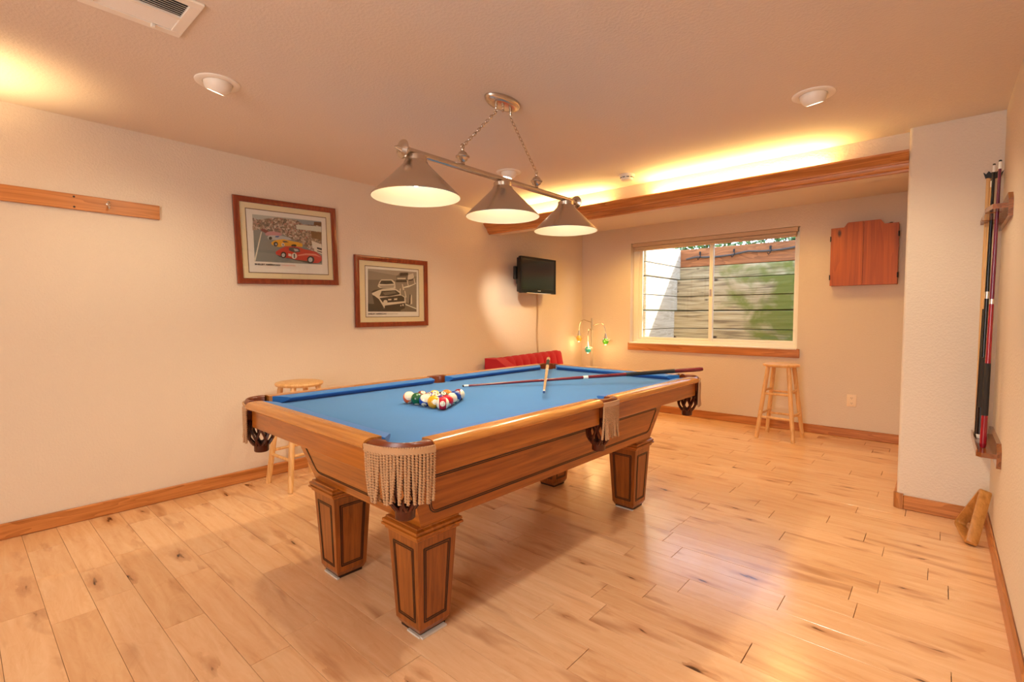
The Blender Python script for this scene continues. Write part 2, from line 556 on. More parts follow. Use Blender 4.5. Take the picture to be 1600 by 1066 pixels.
# ------------------------------------------------------------------ window
win = struct(thing('window_1', '', 'x'))
del win['category'], win['label']
win.location = (WX0, YB + 0.1, WZ0)
def wb(name, boxes, mat, parent=win, bev=0.003):
    q = B()
    for a, c in boxes:
        q.box((a[0] - WX0, a[1] - YB - 0.1, a[2] - WZ0), (c[0] - WX0, c[1] - YB - 0.1, c[2] - WZ0), bev=bev)
    return q.done(name, mat, parent)
y0, y1 = YB + 0.095, YB + 0.165
fr = wb('window_frame', [((WX0, y0, WZ0), (WX0 + 0.07, y1, WZ1)), ((WX1 - 0.04, y0, WZ0), (WX1, y1, WZ1)), ((WX0 + 0.07, y0, WZ0), (WX1 - 0.04, y1, WZ0 + 0.045)), ((WX0 + 0.07, y0, WZ1 - 0.05), (WX1 - 0.04, y1, WZ1))], M_VINYL)
ya, yb = YB + 0.112, YB + 0.135
for nm, xa, xb, yy in (('sash', WX0 + 0.07, 1.815, 0.0), ('sash', 1.775, WX1 - 0.04, 0.024)):
    za, zb = WZ0 + 0.045, WZ1 - 0.05
    w1, w2 = 0.05, 0.042
    if yy:
        w1, w2 = 0.042, 0.03
    s = wb(nm, [((xa, ya + yy, za), (xa + w1, yb + yy, zb)), ((xb - w2, ya + yy, za), (xb, yb + yy, zb)), ((xa + w1, ya + yy, za), (xb - w2, yb + yy, za + 0.03)), ((xa + w1, ya + yy, zb - 0.03), (xb - w2, yb + yy, zb))], M_VINYL)
    wb('pane', [((xa + w1, ya + yy + 0.009, za + 0.03), (xb - w2, ya + yy + 0.013, zb - 0.03))], M_GLASS, s, bev=0)
wb('latch', [((1.78, ya - 0.012, 1.50), (1.80, ya, 1.58))], M_STEEL)
struct(B().box((0.748, YB - 0.022, 0.797), (2.792, YB, 0.894), bev=0.004).done('trim_2', M_OAK, smooth=40))
struct(B().box((WX0 - 0.0, YB - 0.03, WZ0 - 0.012), (WX1, YB + 0.1, WZ0 + 0.004), bev=0.003).done('trim_3', M_VINYL, smooth=40))
# roller blind pulled up
bl = thing('roller_blind', 'taupe roller blind rolled up at the top of the window', 'blind', (WX0 + 0.01, YB + 0.05, 2.14))
M_TAUPE = cloth_mat('taupe_blind', '#cfb598', 0.8, 0.2, 300)
q = B()
q.box((0.0, -0.03, 0.035), (WX1 - WX0 - 0.035, 0.035, 0.08), bev=0.004)
q.done('headrail', M_TAUPE, bl)
q = B()
q.tube([(0.015, 0.0, 0.012), (WX1 - WX0 - 0.05, 0.0, 0.012)], 0.024, 14)
q.done('fabric_roll', M_TAUPE, bl)
q = B()
q.box((0.015, -0.028, -0.026), (WX1 - WX0 - 0.05, -0.016, -0.006), bev=0.003)
q.done('bottom_bar', M_TAUPE, bl)

# ------------------------------------------------------------------ outdoors: timber window well
def plank_mat():
    t = NT('weathered_timber')
    v = t.coords((1.6, 28, 28), 5.0)
    n = t.n('ShaderNodeTexNoise', {'Vector': v, 'Scale': 1.0, 'Detail': 5.0, 'Distortion': 0.7})
    col = t.ramp(n.outputs[0], [(0.32, lin('#dccda8')), (0.50, lin('#c4b088')), (0.70, lin('#75614a'))])
    vk = t.coords((5, 9, 9), 5.0)
    vo = t.n('ShaderNodeTexVoronoi', {'Vector': vk, 'Scale': 1.0})
    sep = t.n('ShaderNodeSeparateColor', {0: vo.outputs['Color']})
    kn = t.math('MULTIPLY', t.ramp(vo.outputs['Distance'], [(0.1, (1, 1, 1)), (0.22, (0, 0, 0))]), t.math('GREATER_THAN', sep.outputs[0], 0.7))
    col = t.mix(kn, col, lin('#4a3420'))
    geo = t.n('ShaderNodeNewGeometry')
    pos = t.n('ShaderNodeSeparateXYZ', {0: geo.outputs['Position']})
    mo = t.n('ShaderNodeTexNoise', {'Vector': geo.outputs['Position'], 'Scale': 2.6, 'Detail': 4.0, 'Distortion': 0.4})
    mx = t.n('ShaderNodeMapRange', {0: pos.outputs[0], 1: 1.1, 2: 3.1, 3: -0.10, 4: 0.34})
    m = t.ramp(t.math('ADD', mo.outputs[0], mx.outputs[0]), [(0.55, (0, 0, 0)), (0.70, (0.9, 0.9, 0.9))])
    col = t.mix(m, col, lin('#77822f'))
    t.set(Base_Color=col, Roughness=0.9)
    t.bump(n.outputs[0], 0.4, 0.01)
    return t.m
M_TIMBER = plank_mat()
M_TIMBER_O = wood('orange_timber', '#c07a48', '#8f5530', 0, 26, 1.4, 0.8, figure=0.3, knots=0.5)
back = struct(thing('timber_wall', '', 'x', (0.9, 7.2, 0.3)))
del back['category'], back['label']
TIERS = [(7.20, 0.30, 0.57), (7.20, 0.57, 0.82), (7.20, 0.82, 1.067), (7.20, 1.067, 1.325), (7.30, 1.335, 1.545), (7.30, 1.545, 1.795), (7.41, 1.805, 1.990), (7.41, 1.990, 2.262)]
for i, (yy, za, zb) in enumerate(TIERS):
    dy = random.uniform(-0.006, 0.006)
    B().box((-0.1, yy + dy - 7.2, za - 0.3 + 0.004), (3.4, yy + 0.14 - 7.2, zb - 0.3 - 0.004), bev=0.006).done('plank', M_TIMBER_O if i == 7 else M_TIMBER, back)
M_TIMBER_L = wood('pale_timber', '#d8ccb6', '#b7a78c', 1, 24, 1.3, 0.9, figure=0.25, knots=0.5)
left = struct(thing('timber_return', '', 'x', (0.9, 6.24, 0.3)))
del left['category'], left['label']
for i, (yy, za, zb) in enumerate(TIERS):
    B().box((-0.16, 0.0, za - 0.3 + 0.004), (random.uniform(-0.004, 0.004), yy - 6.24 + 0.1, zb - 0.3 - 0.004), bev=0.005).done('plank', M_TIMBER_L, left)
struct(B().box((0.7, YB + 0.18, 0.2), (4.4, 7.5, 0.32)).done('ground', plain('gravel', '#8d8272', 0.95), smooth=0))
struct(B().box((-6, 7.46, 0.0), (9, 14, 2.2)).done('garden_ground', plain('soil', '#6f6a45', 0.95), smooth=0))
# cable clipped to the top plank
cb = thing('garden_cable', 'dark grey cable clipped along the orange top plank outside the window', 'cable', (1.0, 7.40, 2.11))
pts = []
for k in range(41):
    x = k * 0.055
    sag = -0.032 * abs(math.sin(PI * (x - 0.15) / 0.72)) ** 0.8
    pts.append((x, -0.02, 0.02 + sag + 0.035 * x))
B().tube(pts, 0.013, 8).done('hose', plain('grey_cable', '#55504a', 0.6), cb)
for x in (0.20, 0.683, 1.156):
    q = B()
    q.tube([(x, 0.0, 0.075), (x, -0.03, 0.07), (x + 0.02, -0.04, 0.035), (x, -0.038, -0.005), (x - 0.02, -0.03, -0.02), (x - 0.03, -0.035, 0.005)], 0.006, 6)
    q.box((x - 0.012, -0.012, 0.05), (x + 0.012, 0.0, 0.10), bev=0.002)
    q.done('clip', M_BLACKM, cb)
# hedge seen as a strip above the timber
q = B()
random.seed(5)
for k in range(8000):
    if k < 3600:
        c = Vector((random.uniform(-0.6, 4.6), random.uniform(7.75, 8.5), random.uniform(2.2, 2.62)))
    else:
        c = Vector((random.uniform(2.35, 5.4), random.uniform(7.8, 8.6), random.uniform(2.3, 4.3)))  # taller leaves out of view, added to keep sun off the room floor
    d = Quaternion((random.gauss(0, 1), random.gauss(0, 1), random.gauss(0, 1), random.gauss(0, 1))).normalized()
    l, w = random.uniform(0.03, 0.055), random.uniform(0.012, 0.022)
    if k >= 3600:
        l, w = l * 2.0, w * 2.6
    q.poly([c + d @ Vector(p) for p in ((-l, 0, 0), (-l * 0.3, w, 0.004), (l * 0.4, w * 0.8, 0.004), (l, 0, 0), (l * 0.4, -w * 0.8, 0.004), (-l * 0.3, -w, 0.004))], random.choice((0, 0, 1, 2)))
hd = q.done('hedge', [plain('leaf_green', '#5f7d3a', 0.6), plain('leaf_dark', '#34502a', 0.6), plain('leaf_pale', '#a9b98c', 0.6)], smooth=0)
stuff(tag(hd, 'green hedge foliage beyond the timber wall, along the top of the window, with unseen taller leaves added to block sun', 'hedge'))
POSTER_A= [('paper', [(-0.317, 0.226), (0.312, 0.248), (0.312, -0.223), (-0.311, -0.242)]), ('asphalt', [(-0.275, 0.169), (0.272, 0.197), (0.271, -0.146), (-0.267, -0.163)]), ('haze', [(-0.278, 0.189), (0.269, 0.213), (0.269, 0.169), (-0.074, 0.171), (-0.276, 0.142)]), ('crowd', [(-0.275, 0.164), (-0.238, 0.153), (-0.094, 0.191), (0.051, 0.192), (0.27, 0.207), (0.269, -0.058), (0.178, -0.037), (0.101, 0.004), (-0.056, 0.069), (-0.206, 0.085), (-0.278, 0.068)]), ('roof', [(0.019, 0.195), (0.269, 0.21), (0.269, 0.175), (0.202, 0.174), (0.11, 0.166), (0.067, 0.192)]), ('stand', [(0.056, 0.156), (0.268, 0.169), (0.268, 0.126), (0.058, 0.122)]), ('shade', [(0.176, 0.119), (0.27, 0.12), (0.27, 0.055), (0.186, 0.067)]), ('line', [(-0.217, 0.065), (-0.21, 0.065), (-0.262, -0.16), (-0.273, -0.161)]), ('white', [(0.18, 0.044), (0.268, 0.022), (0.269, -0.022), (0.19, -0.019)]), ('white', [(0.199, 0.014), (0.271, -0.003), (0.271, -0.06), (0.204, -0.04)]), ('black', [(0.227, -0.005), (0.27, -0.011), (0.27, -0.028), (0.229, -0.02)]), ('black', [(0.228, -0.032), (0.27, -0.04), (0.27, -0.048), (0.229, -0.04)]), ('maroon', [(-0.223, 0.078), (-0.206, 0.09), (-0.186, 0.087), (-0.157, 0.076), (-0.162, 0.056), (-0.187, 0.06)]), ('pink', [(-0.187, 0.053), (-0.169, 0.07), (-0.132, 0.08), (-0.077, 0.077), (-0.056, 0.061), (-0.098, 0.043), (-0.158, 0.041), (-0.182, 0.041)]), ('silver', [(-0.173, 0.029), (-0.158, 0.044), (-0.123, 0.05), (-0.057, 0.053), (0.006, 0.045), (0.016, 0.031), (-0.047, 0.021), (-0.118, 0.015), (-0.163, 0.013)]), ('blue', [(-0.108, 0.047), (-0.077, 0.052), (-0.088, 0.037), (-0.113, 0.035)]), ('black', [(-0.135, 0.026), (-0.137, 0.02), (-0.142, 0.015), (-0.149, 0.012), (-0.155, 0.013), (-0.16, 0.017), (-0.161, 0.023), (-0.159, 0.029), (-0.154, 0.034), (-0.148, 0.037), (-0.142, 0.036), (-0.137, 0.032)]), ('yellow', [(-0.144, -0.01), (-0.124, 0.007), (-0.088, 0.021), (-0.047, 0.029), (0.005, 0.022), (0.064, 0.018), (0.104, 0.009), (0.105, -0.017), (0.058, -0.018), (0.025, -0.018), (-0.038, -0.024), (-0.079, -0.037), (-0.099, -0.035), (-0.137, -0.025)]), ('glass', [(-0.058, 0.015), (-0.026, 0.018), (-0.006, 0.008), (-0.047, 0.002)]), ('black', [(-0.092, -0.015), (-0.094, -0.024), (-0.101, -0.032), (-0.11, -0.035), (-0.118, -0.034), (-0.124, -0.027), (-0.126, -0.019), (-0.124, -0.009), (-0.117, -0.002), (-0.109, 0.002), (-0.1, 0.0), (-0.094, -0.006)]), ('silver', [(-0.099, -0.017), (-0.1, -0.021), (-0.103, -0.024), (-0.107, -0.026), (-0.111, -0.025), (-0.113, -0.022), (-0.114, -0.018), (-0.113, -0.014), (-0.11, -0.011), (-0.106, -0.009), (-0.103, -0.01), (-0.1, -0.013)]), ('black', [(0.056, -0.011), (0.053, -0.016), (0.045, -0.021), (0.033, -0.024), (0.022, -0.024), (0.014, -0.021), (0.011, -0.016), (0.014, -0.01), (0.023, -0.005), (0.034, -0.003), (0.045, -0.003), (0.053, -0.006)]), ('white', [(-0.041, -0.013), (-0.042, -0.021), (-0.047, -0.026), (-0.053, -0.029), (-0.059, -0.027), (-0.064, -0.023), (-0.065, -0.016), (-0.064, -0.009), (-0.059, -0.003), (-0.053, -0.001), (-0.047, -0.002), (-0.042, -0.007)]), ('black', [(-0.056, -0.007), (-0.05, -0.007), (-0.049, -0.022), (-0.055, -0.023)]), ('shadow', [(-0.111, -0.093), (-0.081, -0.114), (-0.009, -0.12), (0.098, -0.135), (0.159, -0.146), (0.262, -0.135), (0.266, -0.105), (-0.008, -0.081)]), ('red', [(-0.112, -0.078), (-0.095, -0.064), (-0.064, -0.043), (-0.033, -0.026), (0.025, -0.02), (0.074, -0.021), (0.112, -0.032), (0.167, -0.038), (0.223, -0.048), (0.266, -0.077), (0.267, -0.11), (0.239, -0.134), (0.199, -0.14), (0.137, -0.126), (0.055, -0.125), (-0.008, -0.115), (-0.035, -0.115), (-0.081, -0.103), (-0.108, -0.098)]), ('redlight', [(0.061, -0.085), (0.133, -0.065), (0.212, -0.063), (0.263, -0.086), (0.211, -0.077), (0.133, -0.08), (0.067, -0.093)]), ('glass', [(-0.007, -0.034), (0.025, -0.026), (0.079, -0.033), (0.084, -0.059), (0.04, -0.069), (-0.007, -0.055)]), ('silver', [(0.03, -0.038), (0.062, -0.039), (0.073, -0.052), (0.041, -0.058)]), ('white', [(-0.013, -0.079), (0.011, -0.082), (0.01, -0.103), (-0.013, -0.098)]), ('black', [(-0.028, -0.093), (-0.031, -0.107), (-0.04, -0.117), (-0.051, -0.121), (-0.063, -0.119), (-0.071, -0.11), (-0.073, -0.098), (-0.07, -0.084), (-0.062, -0.074), (-0.05, -0.07), (-0.039, -0.072), (-0.031, -0.081)]), ('silver', [(-0.039, -0.095), (-0.041, -0.103), (-0.046, -0.11), (-0.053, -0.112), (-0.059, -0.111), (-0.064, -0.106), (-0.066, -0.098), (-0.064, -0.09), (-0.059, -0.084), (-0.052, -0.081), (-0.045, -0.083), (-0.04, -0.088)]), ('black', [(0.202, -0.111), (0.197, -0.127), (0.185, -0.139), (0.169, -0.144), (0.154, -0.141), (0.142, -0.131), (0.139, -0.117), (0.143, -0.101), (0.155, -0.089), (0.17, -0.084), (0.186, -0.086), (0.198, -0.096)]), ('silver', [(0.186, -0.113), (0.184, -0.123), (0.177, -0.13), (0.168, -0.134), (0.159, -0.132), (0.152, -0.125), (0.15, -0.116), (0.153, -0.106), (0.16, -0.098), (0.169, -0.095), (0.178, -0.097), (0.184, -0.103)]), ('white', [(0.057, -0.094), (0.054, -0.106), (0.045, -0.116), (0.034, -0.12), (0.023, -0.118), (0.015, -0.109), (0.012, -0.098), (0.015, -0.085), (0.024, -0.076), (0.035, -0.071), (0.046, -0.074), (0.054, -0.082)]), ('black', [(0.03, -0.08), (0.039, -0.079), (0.039, -0.112), (0.031, -0.113)]), ('shade', [(0.206, 0.201), (0.27, 0.205), (0.268, 0.174), (0.202, 0.173)])]
POSTER_B= [('paper', [(-0.292, 0.223), (0.301, 0.226), (0.292, -0.233), (-0.298, -0.23)]), ('greyb', [(-0.273, 0.205), (0.277, 0.21), (0.271, -0.183), (-0.278, -0.184)]), ('greya', [(-0.273, 0.205), (0.277, 0.21), (0.276, 0.167), (0.027, 0.162), (-0.273, 0.188)]), ('greyc', [(-0.273, 0.105), (0.026, 0.116), (0.025, 0.009), (0.155, -0.091), (0.271, -0.153), (0.271, -0.183), (-0.278, -0.184)]), ('dark', [(-0.277, -0.112), (-0.203, -0.114), (-0.111, -0.157), (0.072, -0.166), (0.084, -0.182), (-0.277, -0.184)]), ('line', [(0.136, -0.105), (0.269, -0.148), (0.269, -0.158), (0.139, -0.118)]), ('line', [(0.119, 0.056), (0.216, 0.082), (0.269, 0.103), (0.269, 0.095), (0.177, 0.056), (0.119, 0.046)]), ('dark', [(0.029, 0.116), (0.076, 0.14), (0.165, 0.14), (0.164, 0.105), (0.029, 0.097)]), ('greyc', [(0.033, 0.158), (0.058, 0.167), (0.077, 0.191), (0.172, 0.198), (0.181, 0.156), (0.158, 0.123), (0.038, 0.117)]), ('dark', [(0.083, 0.189), (0.169, 0.196), (0.172, 0.171), (0.073, 0.158)]), ('cream', [(0.044, 0.14), (0.146, 0.146), (0.142, 0.132), (0.045, 0.127)]), ('cream', [(0.172, 0.174), (0.234, 0.196), (0.246, 0.155), (0.19, 0.125), (0.165, 0.134)]), ('dark', [(0.178, 0.13), (0.233, 0.138), (0.23, 0.125), (0.181, 0.117)]), ('cream', [(0.155, 0.123), (0.165, 0.124), (0.18, 0.062), (0.17, 0.061)]), ('cream', [(0.24, 0.144), (0.25, 0.144), (0.259, 0.092), (0.249, 0.086)]), ('cream', [(-0.173, 0.051), (-0.154, 0.092), (-0.133, 0.114), (-0.017, 0.12), (0.02, 0.098), (0.025, 0.039), (0.0, 0.031), (-0.155, 0.037)]), ('dark', [(-0.154, 0.072), (-0.133, 0.105), (-0.023, 0.111), (0.007, 0.082), (-0.072, 0.073)]), ('greya', [(-0.166, 0.056), (0.013, 0.07), (0.0, 0.044), (-0.12, 0.033)]), ('dark', [(-0.241, -0.004), (-0.207, 0.015), (-0.131, 0.028), (-0.132, 0.013), (-0.225, -0.025)]), ('cream', [(-0.236, -0.016), (-0.155, 0.017), (-0.108, 0.029), (0.025, 0.034), (0.074, 0.01), (0.086, -0.02), (0.137, -0.039), (0.143, -0.092), (0.123, -0.118), (-0.098, -0.127), (-0.105, -0.152), (-0.163, -0.128), (-0.208, -0.079)]), ('dark', [(-0.233, -0.03), (-0.208, -0.039), (-0.162, -0.068), (-0.105, -0.152), (-0.181, -0.143), (-0.214, -0.109)]), ('dark', [(-0.156, -0.043), (-0.132, 0.008), (0.025, 0.021), (0.071, -0.005), (0.071, -0.016), (-0.049, -0.04)]), ('greyc', [(-0.12, -0.007), (0.012, 0.013), (0.037, -0.006), (-0.097, -0.031)]), ('dark', [(-0.156, -0.058), (0.086, -0.025), (0.124, -0.045), (0.124, -0.082), (-0.08, -0.099), (-0.122, -0.097)]), ('cream', [(-0.069, -0.091), (-0.072, -0.1), (-0.081, -0.106), (-0.092, -0.109), (-0.103, -0.106), (-0.112, -0.1), (-0.114, -0.092), (-0.111, -0.083), (-0.103, -0.077), (-0.092, -0.074), (-0.08, -0.076), (-0.072, -0.082)]), ('cream', [(-0.062, -0.065), (-0.025, -0.062), (-0.026, -0.075), (-0.062, -0.078)]), ('cream', [(0.005, -0.059), (0.042, -0.055), (0.039, -0.071), (0.005, -0.074)]), ('cream', [(-0.068, -0.106), (0.124, -0.084), (0.123, -0.103), (-0.069, -0.124)]), ('dark', [(-0.098, -0.127), (0.13, -0.097), (0.129, -0.149), (0.072, -0.171), (-0.099, -0.162)]), ('cream', [(0.116, -0.118), (0.115, -0.123), (0.112, -0.127), (0.107, -0.128), (0.103, -0.127), (0.099, -0.123), (0.098, -0.119), (0.1, -0.114), (0.103, -0.11), (0.107, -0.109), (0.112, -0.11), (0.115, -0.114)]), ('cream', [(0.088, -0.124), (0.087, -0.128), (0.085, -0.131), (0.082, -0.132), (0.079, -0.131), (0.076, -0.128), (0.076, -0.124), (0.076, -0.12), (0.079, -0.117), (0.082, -0.116), (0.085, -0.117), (0.087, -0.12)]), ('cream', [(0.071, 0.036), (0.084, 0.042), (0.08, -0.031), (0.069, -0.026)]), ('cream', [(0.125, 0.018), (0.134, 0.023), (0.15, -0.044), (0.137, -0.045)]), ('cream', [(0.097, 0.084), (0.105, 0.084), (0.125, 0.028), (0.106, 0.025)]), ('cream', [(0.205, -0.016), (0.213, -0.016), (0.217, -0.106), (0.187, -0.112)]), ('dark', [(0.189, -0.012), (0.198, -0.017), (0.197, -0.106), (0.175, -0.112)])]
# ------------------------------------------------------------------ pool table
tab = thing('pool_table', 'oak pool table with blue felt, leather pockets and gold fringe', 'pool table', (2.078, 2.082, 0), (0, 0, math.radians(-1.15)))
TY = 0.0
XN, XI, XO = 0.556, 0.614, 0.680
YN, YI, YO = 1.088, 1.146, 1.208
ZB, ZN, ZR = 0.823, 0.852, 0.860
XF, YF, ZFT, ZFB = 0.662, 1.190, 0.842, 0.742
RX, RY = 0.180, 0.140              # plan size of the rounded corner
HX, HY, HR = 0.588, 1.118, 0.054    # corner pocket hole
SX, SR = 0.622, 0.056               # side pocket hole

def border(b, c00, c10, c11, c01, ins, rad, w=0.006, gap=0.004, out=0.0014, mi=0, seg=4):
    """double inlay line: a rounded loop inset in the quad c00-c10-c11-c01 (bilinear), ins = (left, right, bottom, top) in metres"""
    c00, c10, c11, c01 = map(Vector, (c00, c10, c11, c01))
    W = ((c10 - c00).length + (c11 - c01).length) / 2
    Hh = ((c01 - c00).length + (c11 - c10).length) / 2
    nrm = (c10 - c00).cross(c01 - c00).normalized()
    def P(u, v, o):
        u, v = u / W, v / Hh
        p = (c00 * (1 - u) + c10 * u) * (1 - v) + (c01 * (1 - u) + c11 * u) * v
        return p + nrm * o
    def loop(d):
        x0, x1, y0, y1 = ins[0] + d, W - ins[1] - d, ins[2] + d, Hh - ins[3] - d
        r = max(rad - d, 0.001)
        L = []
        for cx, cy, a0 in ((x1 - r, y1 - r, 0), (x0 + r, y1 - r, 90), (x0 + r, y0 + r, 180), (x1 - r, y0 + r, 270)):
            for k in range(seg + 1):
                a = math.radians(a0 + 90 * k / seg)
                L.append((cx + r * math.cos(a), cy + r * math.sin(a)))
        return L
    def ring(d0, d1):
        A, Bb = loop(d0), loop(d1)
        n = len(A)
        rings = []
        lay = [[b.bm.verts.new(P(u, v, o)) for u, v in L] for L, o in ((A, -0.001), (A, out), (Bb, out), (Bb, -0.001))]
        for a, c in zip(lay, lay[1:]):
            for i in range(n):
                j = (i + 1) % n
                b.face([a[i], a[j], c[j], c[i]], mi)
    ring(0, w)
    ring(w + gap, w + gap + w * 0.75)
    return b

# body: flared box with inlaid panels
bx0, by0, bx1, by1, bz0, bz1 = 0.42, 0.93, 0.483, 1.032, 0.455, 0.752
rings = [[(-bx0, -by0, bz0), (bx0, -by0, bz0), (bx0, by0, bz0), (-bx0, by0, bz0)], [(-bx1, -by1, bz1), (bx1, -by1, bz1), (bx1, by1, bz1), (-bx1, by1, bz1)]]
body = B().loft(rings).done('body', [M_TABY, M_TABX], tab, smooth=0)
for pg in body.data.polygons:
    pg.material_index = 1 if abs(pg.normal.y) > 0.5 else 0
q = B()
lo, hi = rings
for i in range(4):
    j = (i + 1) % 4
    border(q, lo[i], lo[j], hi[j], hi[i], (0.055, 0.055, 0.045, 0.098), 0.035)
q.done('panel_border', M_INLAY, body, smooth=0)
B().box((-0.64, -1.165 + TY, bz1), (0.64, 1.165 + TY, 0.797)).done('deck', M_TABY, tab, smooth=0)

# slate bed under blue felt, cut out at the pockets
def arcpts(cx, cy, r, a0, a1, n=8):
    return [(cx + r * math.cos(math.radians(a0 + (a1 - a0) * k / n)), cy + r * math.sin(math.radians(a0 + (a1 - a0) * k / n))) for k in range(n + 1)]
XE, YE = XI + 0.006, YI + 0.006
out = []
def corner(sx, sy):
    # notch from the y edge to the x edge around the hole, for the (+,+) corner, mirrored
    A = arcpts(HX, HY, HR, 325, 125, 10)
    P = [(XE, HY - 0.05)] + A + [(HX - 0.05, YE)]
    return [(sx * x, sy * y) for x, y in P]
side = arcpts(SX, 0, SR, 268, 92, 8)
right = [(XE, -SR - 0.004)] + side + [(XE, SR + 0.004)]
out += right + corner(1, 1) + list(reversed(corner(-1, 1))) + [(-x, -y) for x, y in right] + corner(-1, -1) + list(reversed(corner(1, -1)))
B().prism(out, lambda u, v, d: (u, v + TY, d), 0.797, ZB).done('bed', M_FELT, tab, smooth=0)

def rail_run(name, mat, prof, p0, p1, inward, cut0=0.0, cut1=0.0, smooth=40):
    """sweep prof [(d outward from the cushion back line, z)] from p0 to p1; cut = how far each end is mitred back per metre of d"""
    p0, p1, n = Vector(p0), Vector(p1), Vector(inward)
    t = (p1 - p0).normalized()
    def at(d, z, end):
        base = p0 if end == 0 else p1
        s = (cut0 * -1 if end == 0 else cut1)
        q_ = base - n * d + t * (d * s)
        return (q_.x, q_.y + TY, z)
    return B().loft([[at(d, z, 0) for d, z in prof], [at(d, z, 1) for d, z in prof]]).done(name, mat, tab, smooth=smooth)
CUP = [(0.0, ZB), (0.0, ZR - 0.003), (-0.02, ZR - 0.004), (-0.05, ZN + 0.001), (-0.061, ZN - 0.002), (-0.062, ZN - 0.006), (-0.056, ZN - 0.013), (-0.030, ZB)]
WP = [(0.0, ZB + 0.002), (0.0, ZR), (0.03, ZR + 0.002), (0.048, ZR + 0.001), (0.060, ZR - 0.003), (0.068, ZR - 0.009), (0.072, ZR - 0.017), (0.071, ZR - 0.025), (0.064, ZR - 0.033), (0.05, ZFT - 0.018)]
# (start, end, inward) for six cushions and rails; long sides split at the side pockets
for sx in (1, -1):
    for s0, s1 in ((-1, 0), (0, 1)):
        ya = -(YN - 0.036) if s0 < 0 else 0.056
        yb2 = -0.056 if s0 < 0 else (YN - 0.036)
        c0 = 1.0 if s0 < 0 else 0.35
        c1 = 0.35 if s0 < 0 else 1.0
        rail_run('cushion', M_CUSH, CUP, (sx * XI, ya, 0), (sx * XI, yb2, 0), (-sx, 0, 0), c0, c1, 30)
        ya = -(YO - RY) if s0 < 0 else 0.070
        yb2 = -0.070 if s0 < 0 else (YO - RY)
        rail_run('rail', M_RAILY, WP, (sx * XI, ya, 0), (sx * XI, yb2, 0), (-sx, 0, 0))
        q = B().box((min(sx * XF, sx * (XF - 0.025)), ya + TY, ZFB), (max(sx * XF, sx * (XF - 0.025)), yb2 + TY, ZFT), bev=0.003)
        q.done('apron', M_TABY, tab)
for sy in (1, -1):
    rail_run('cushion', M_CUSH, CUP, (-(XN - 0.036), sy * YI, 0), (XN - 0.036, sy * YI, 0), (0, -sy, 0), 1.0, 1.0, 30)
    rail_run('rail', M_RAILX, WP, (-(XO - RX), sy * YI, 0), (XO - RX, sy * YI, 0), (0, -sy, 0))
    B().box((-(XO - RX), min(sy * YF, sy * (YF - 0.025)) + TY, ZFB), (XO - RX, max(sy * YF, sy * (YF - 0.025)) + TY, ZFT), bev=0.003).done('apron', M_TABX, tab)

# pockets: leather rim, hanging net and cup, gimp band and cord fringe
def strand(b, p, length, r, ph, sway):
    # a twisted two-ply cord
    nr = int(length / 0.0026)
    pts = []
    for k in range(nr + 1):
        t = k / nr
        z = -length * t
        off = sway * t * t
        pts.append(Vector((p[0] + off[0], p[1] + off[1], p[2] + z)))
    R = []
    for k, c in enumerate(pts):
        a = ph + k * 0.0026 / 0.026 * 2 * PI
        ring = []
        for m in range(9):
            th = 2 * PI * m / 9
            rr = r * (0.80 + 0.26 * math.cos(3 * th))
            ring.append(b.bm.verts.new(c + Vector((rr * math.cos(th + a), rr * math.sin(th + a), 0))))
        R.append(ring)
    for A, C in zip(R, R[1:]):
        for i in range(9):
            j = (i + 1) % 9
            b.face([A[i], A[j], C[j], C[i]])
    b.face(R[-1])

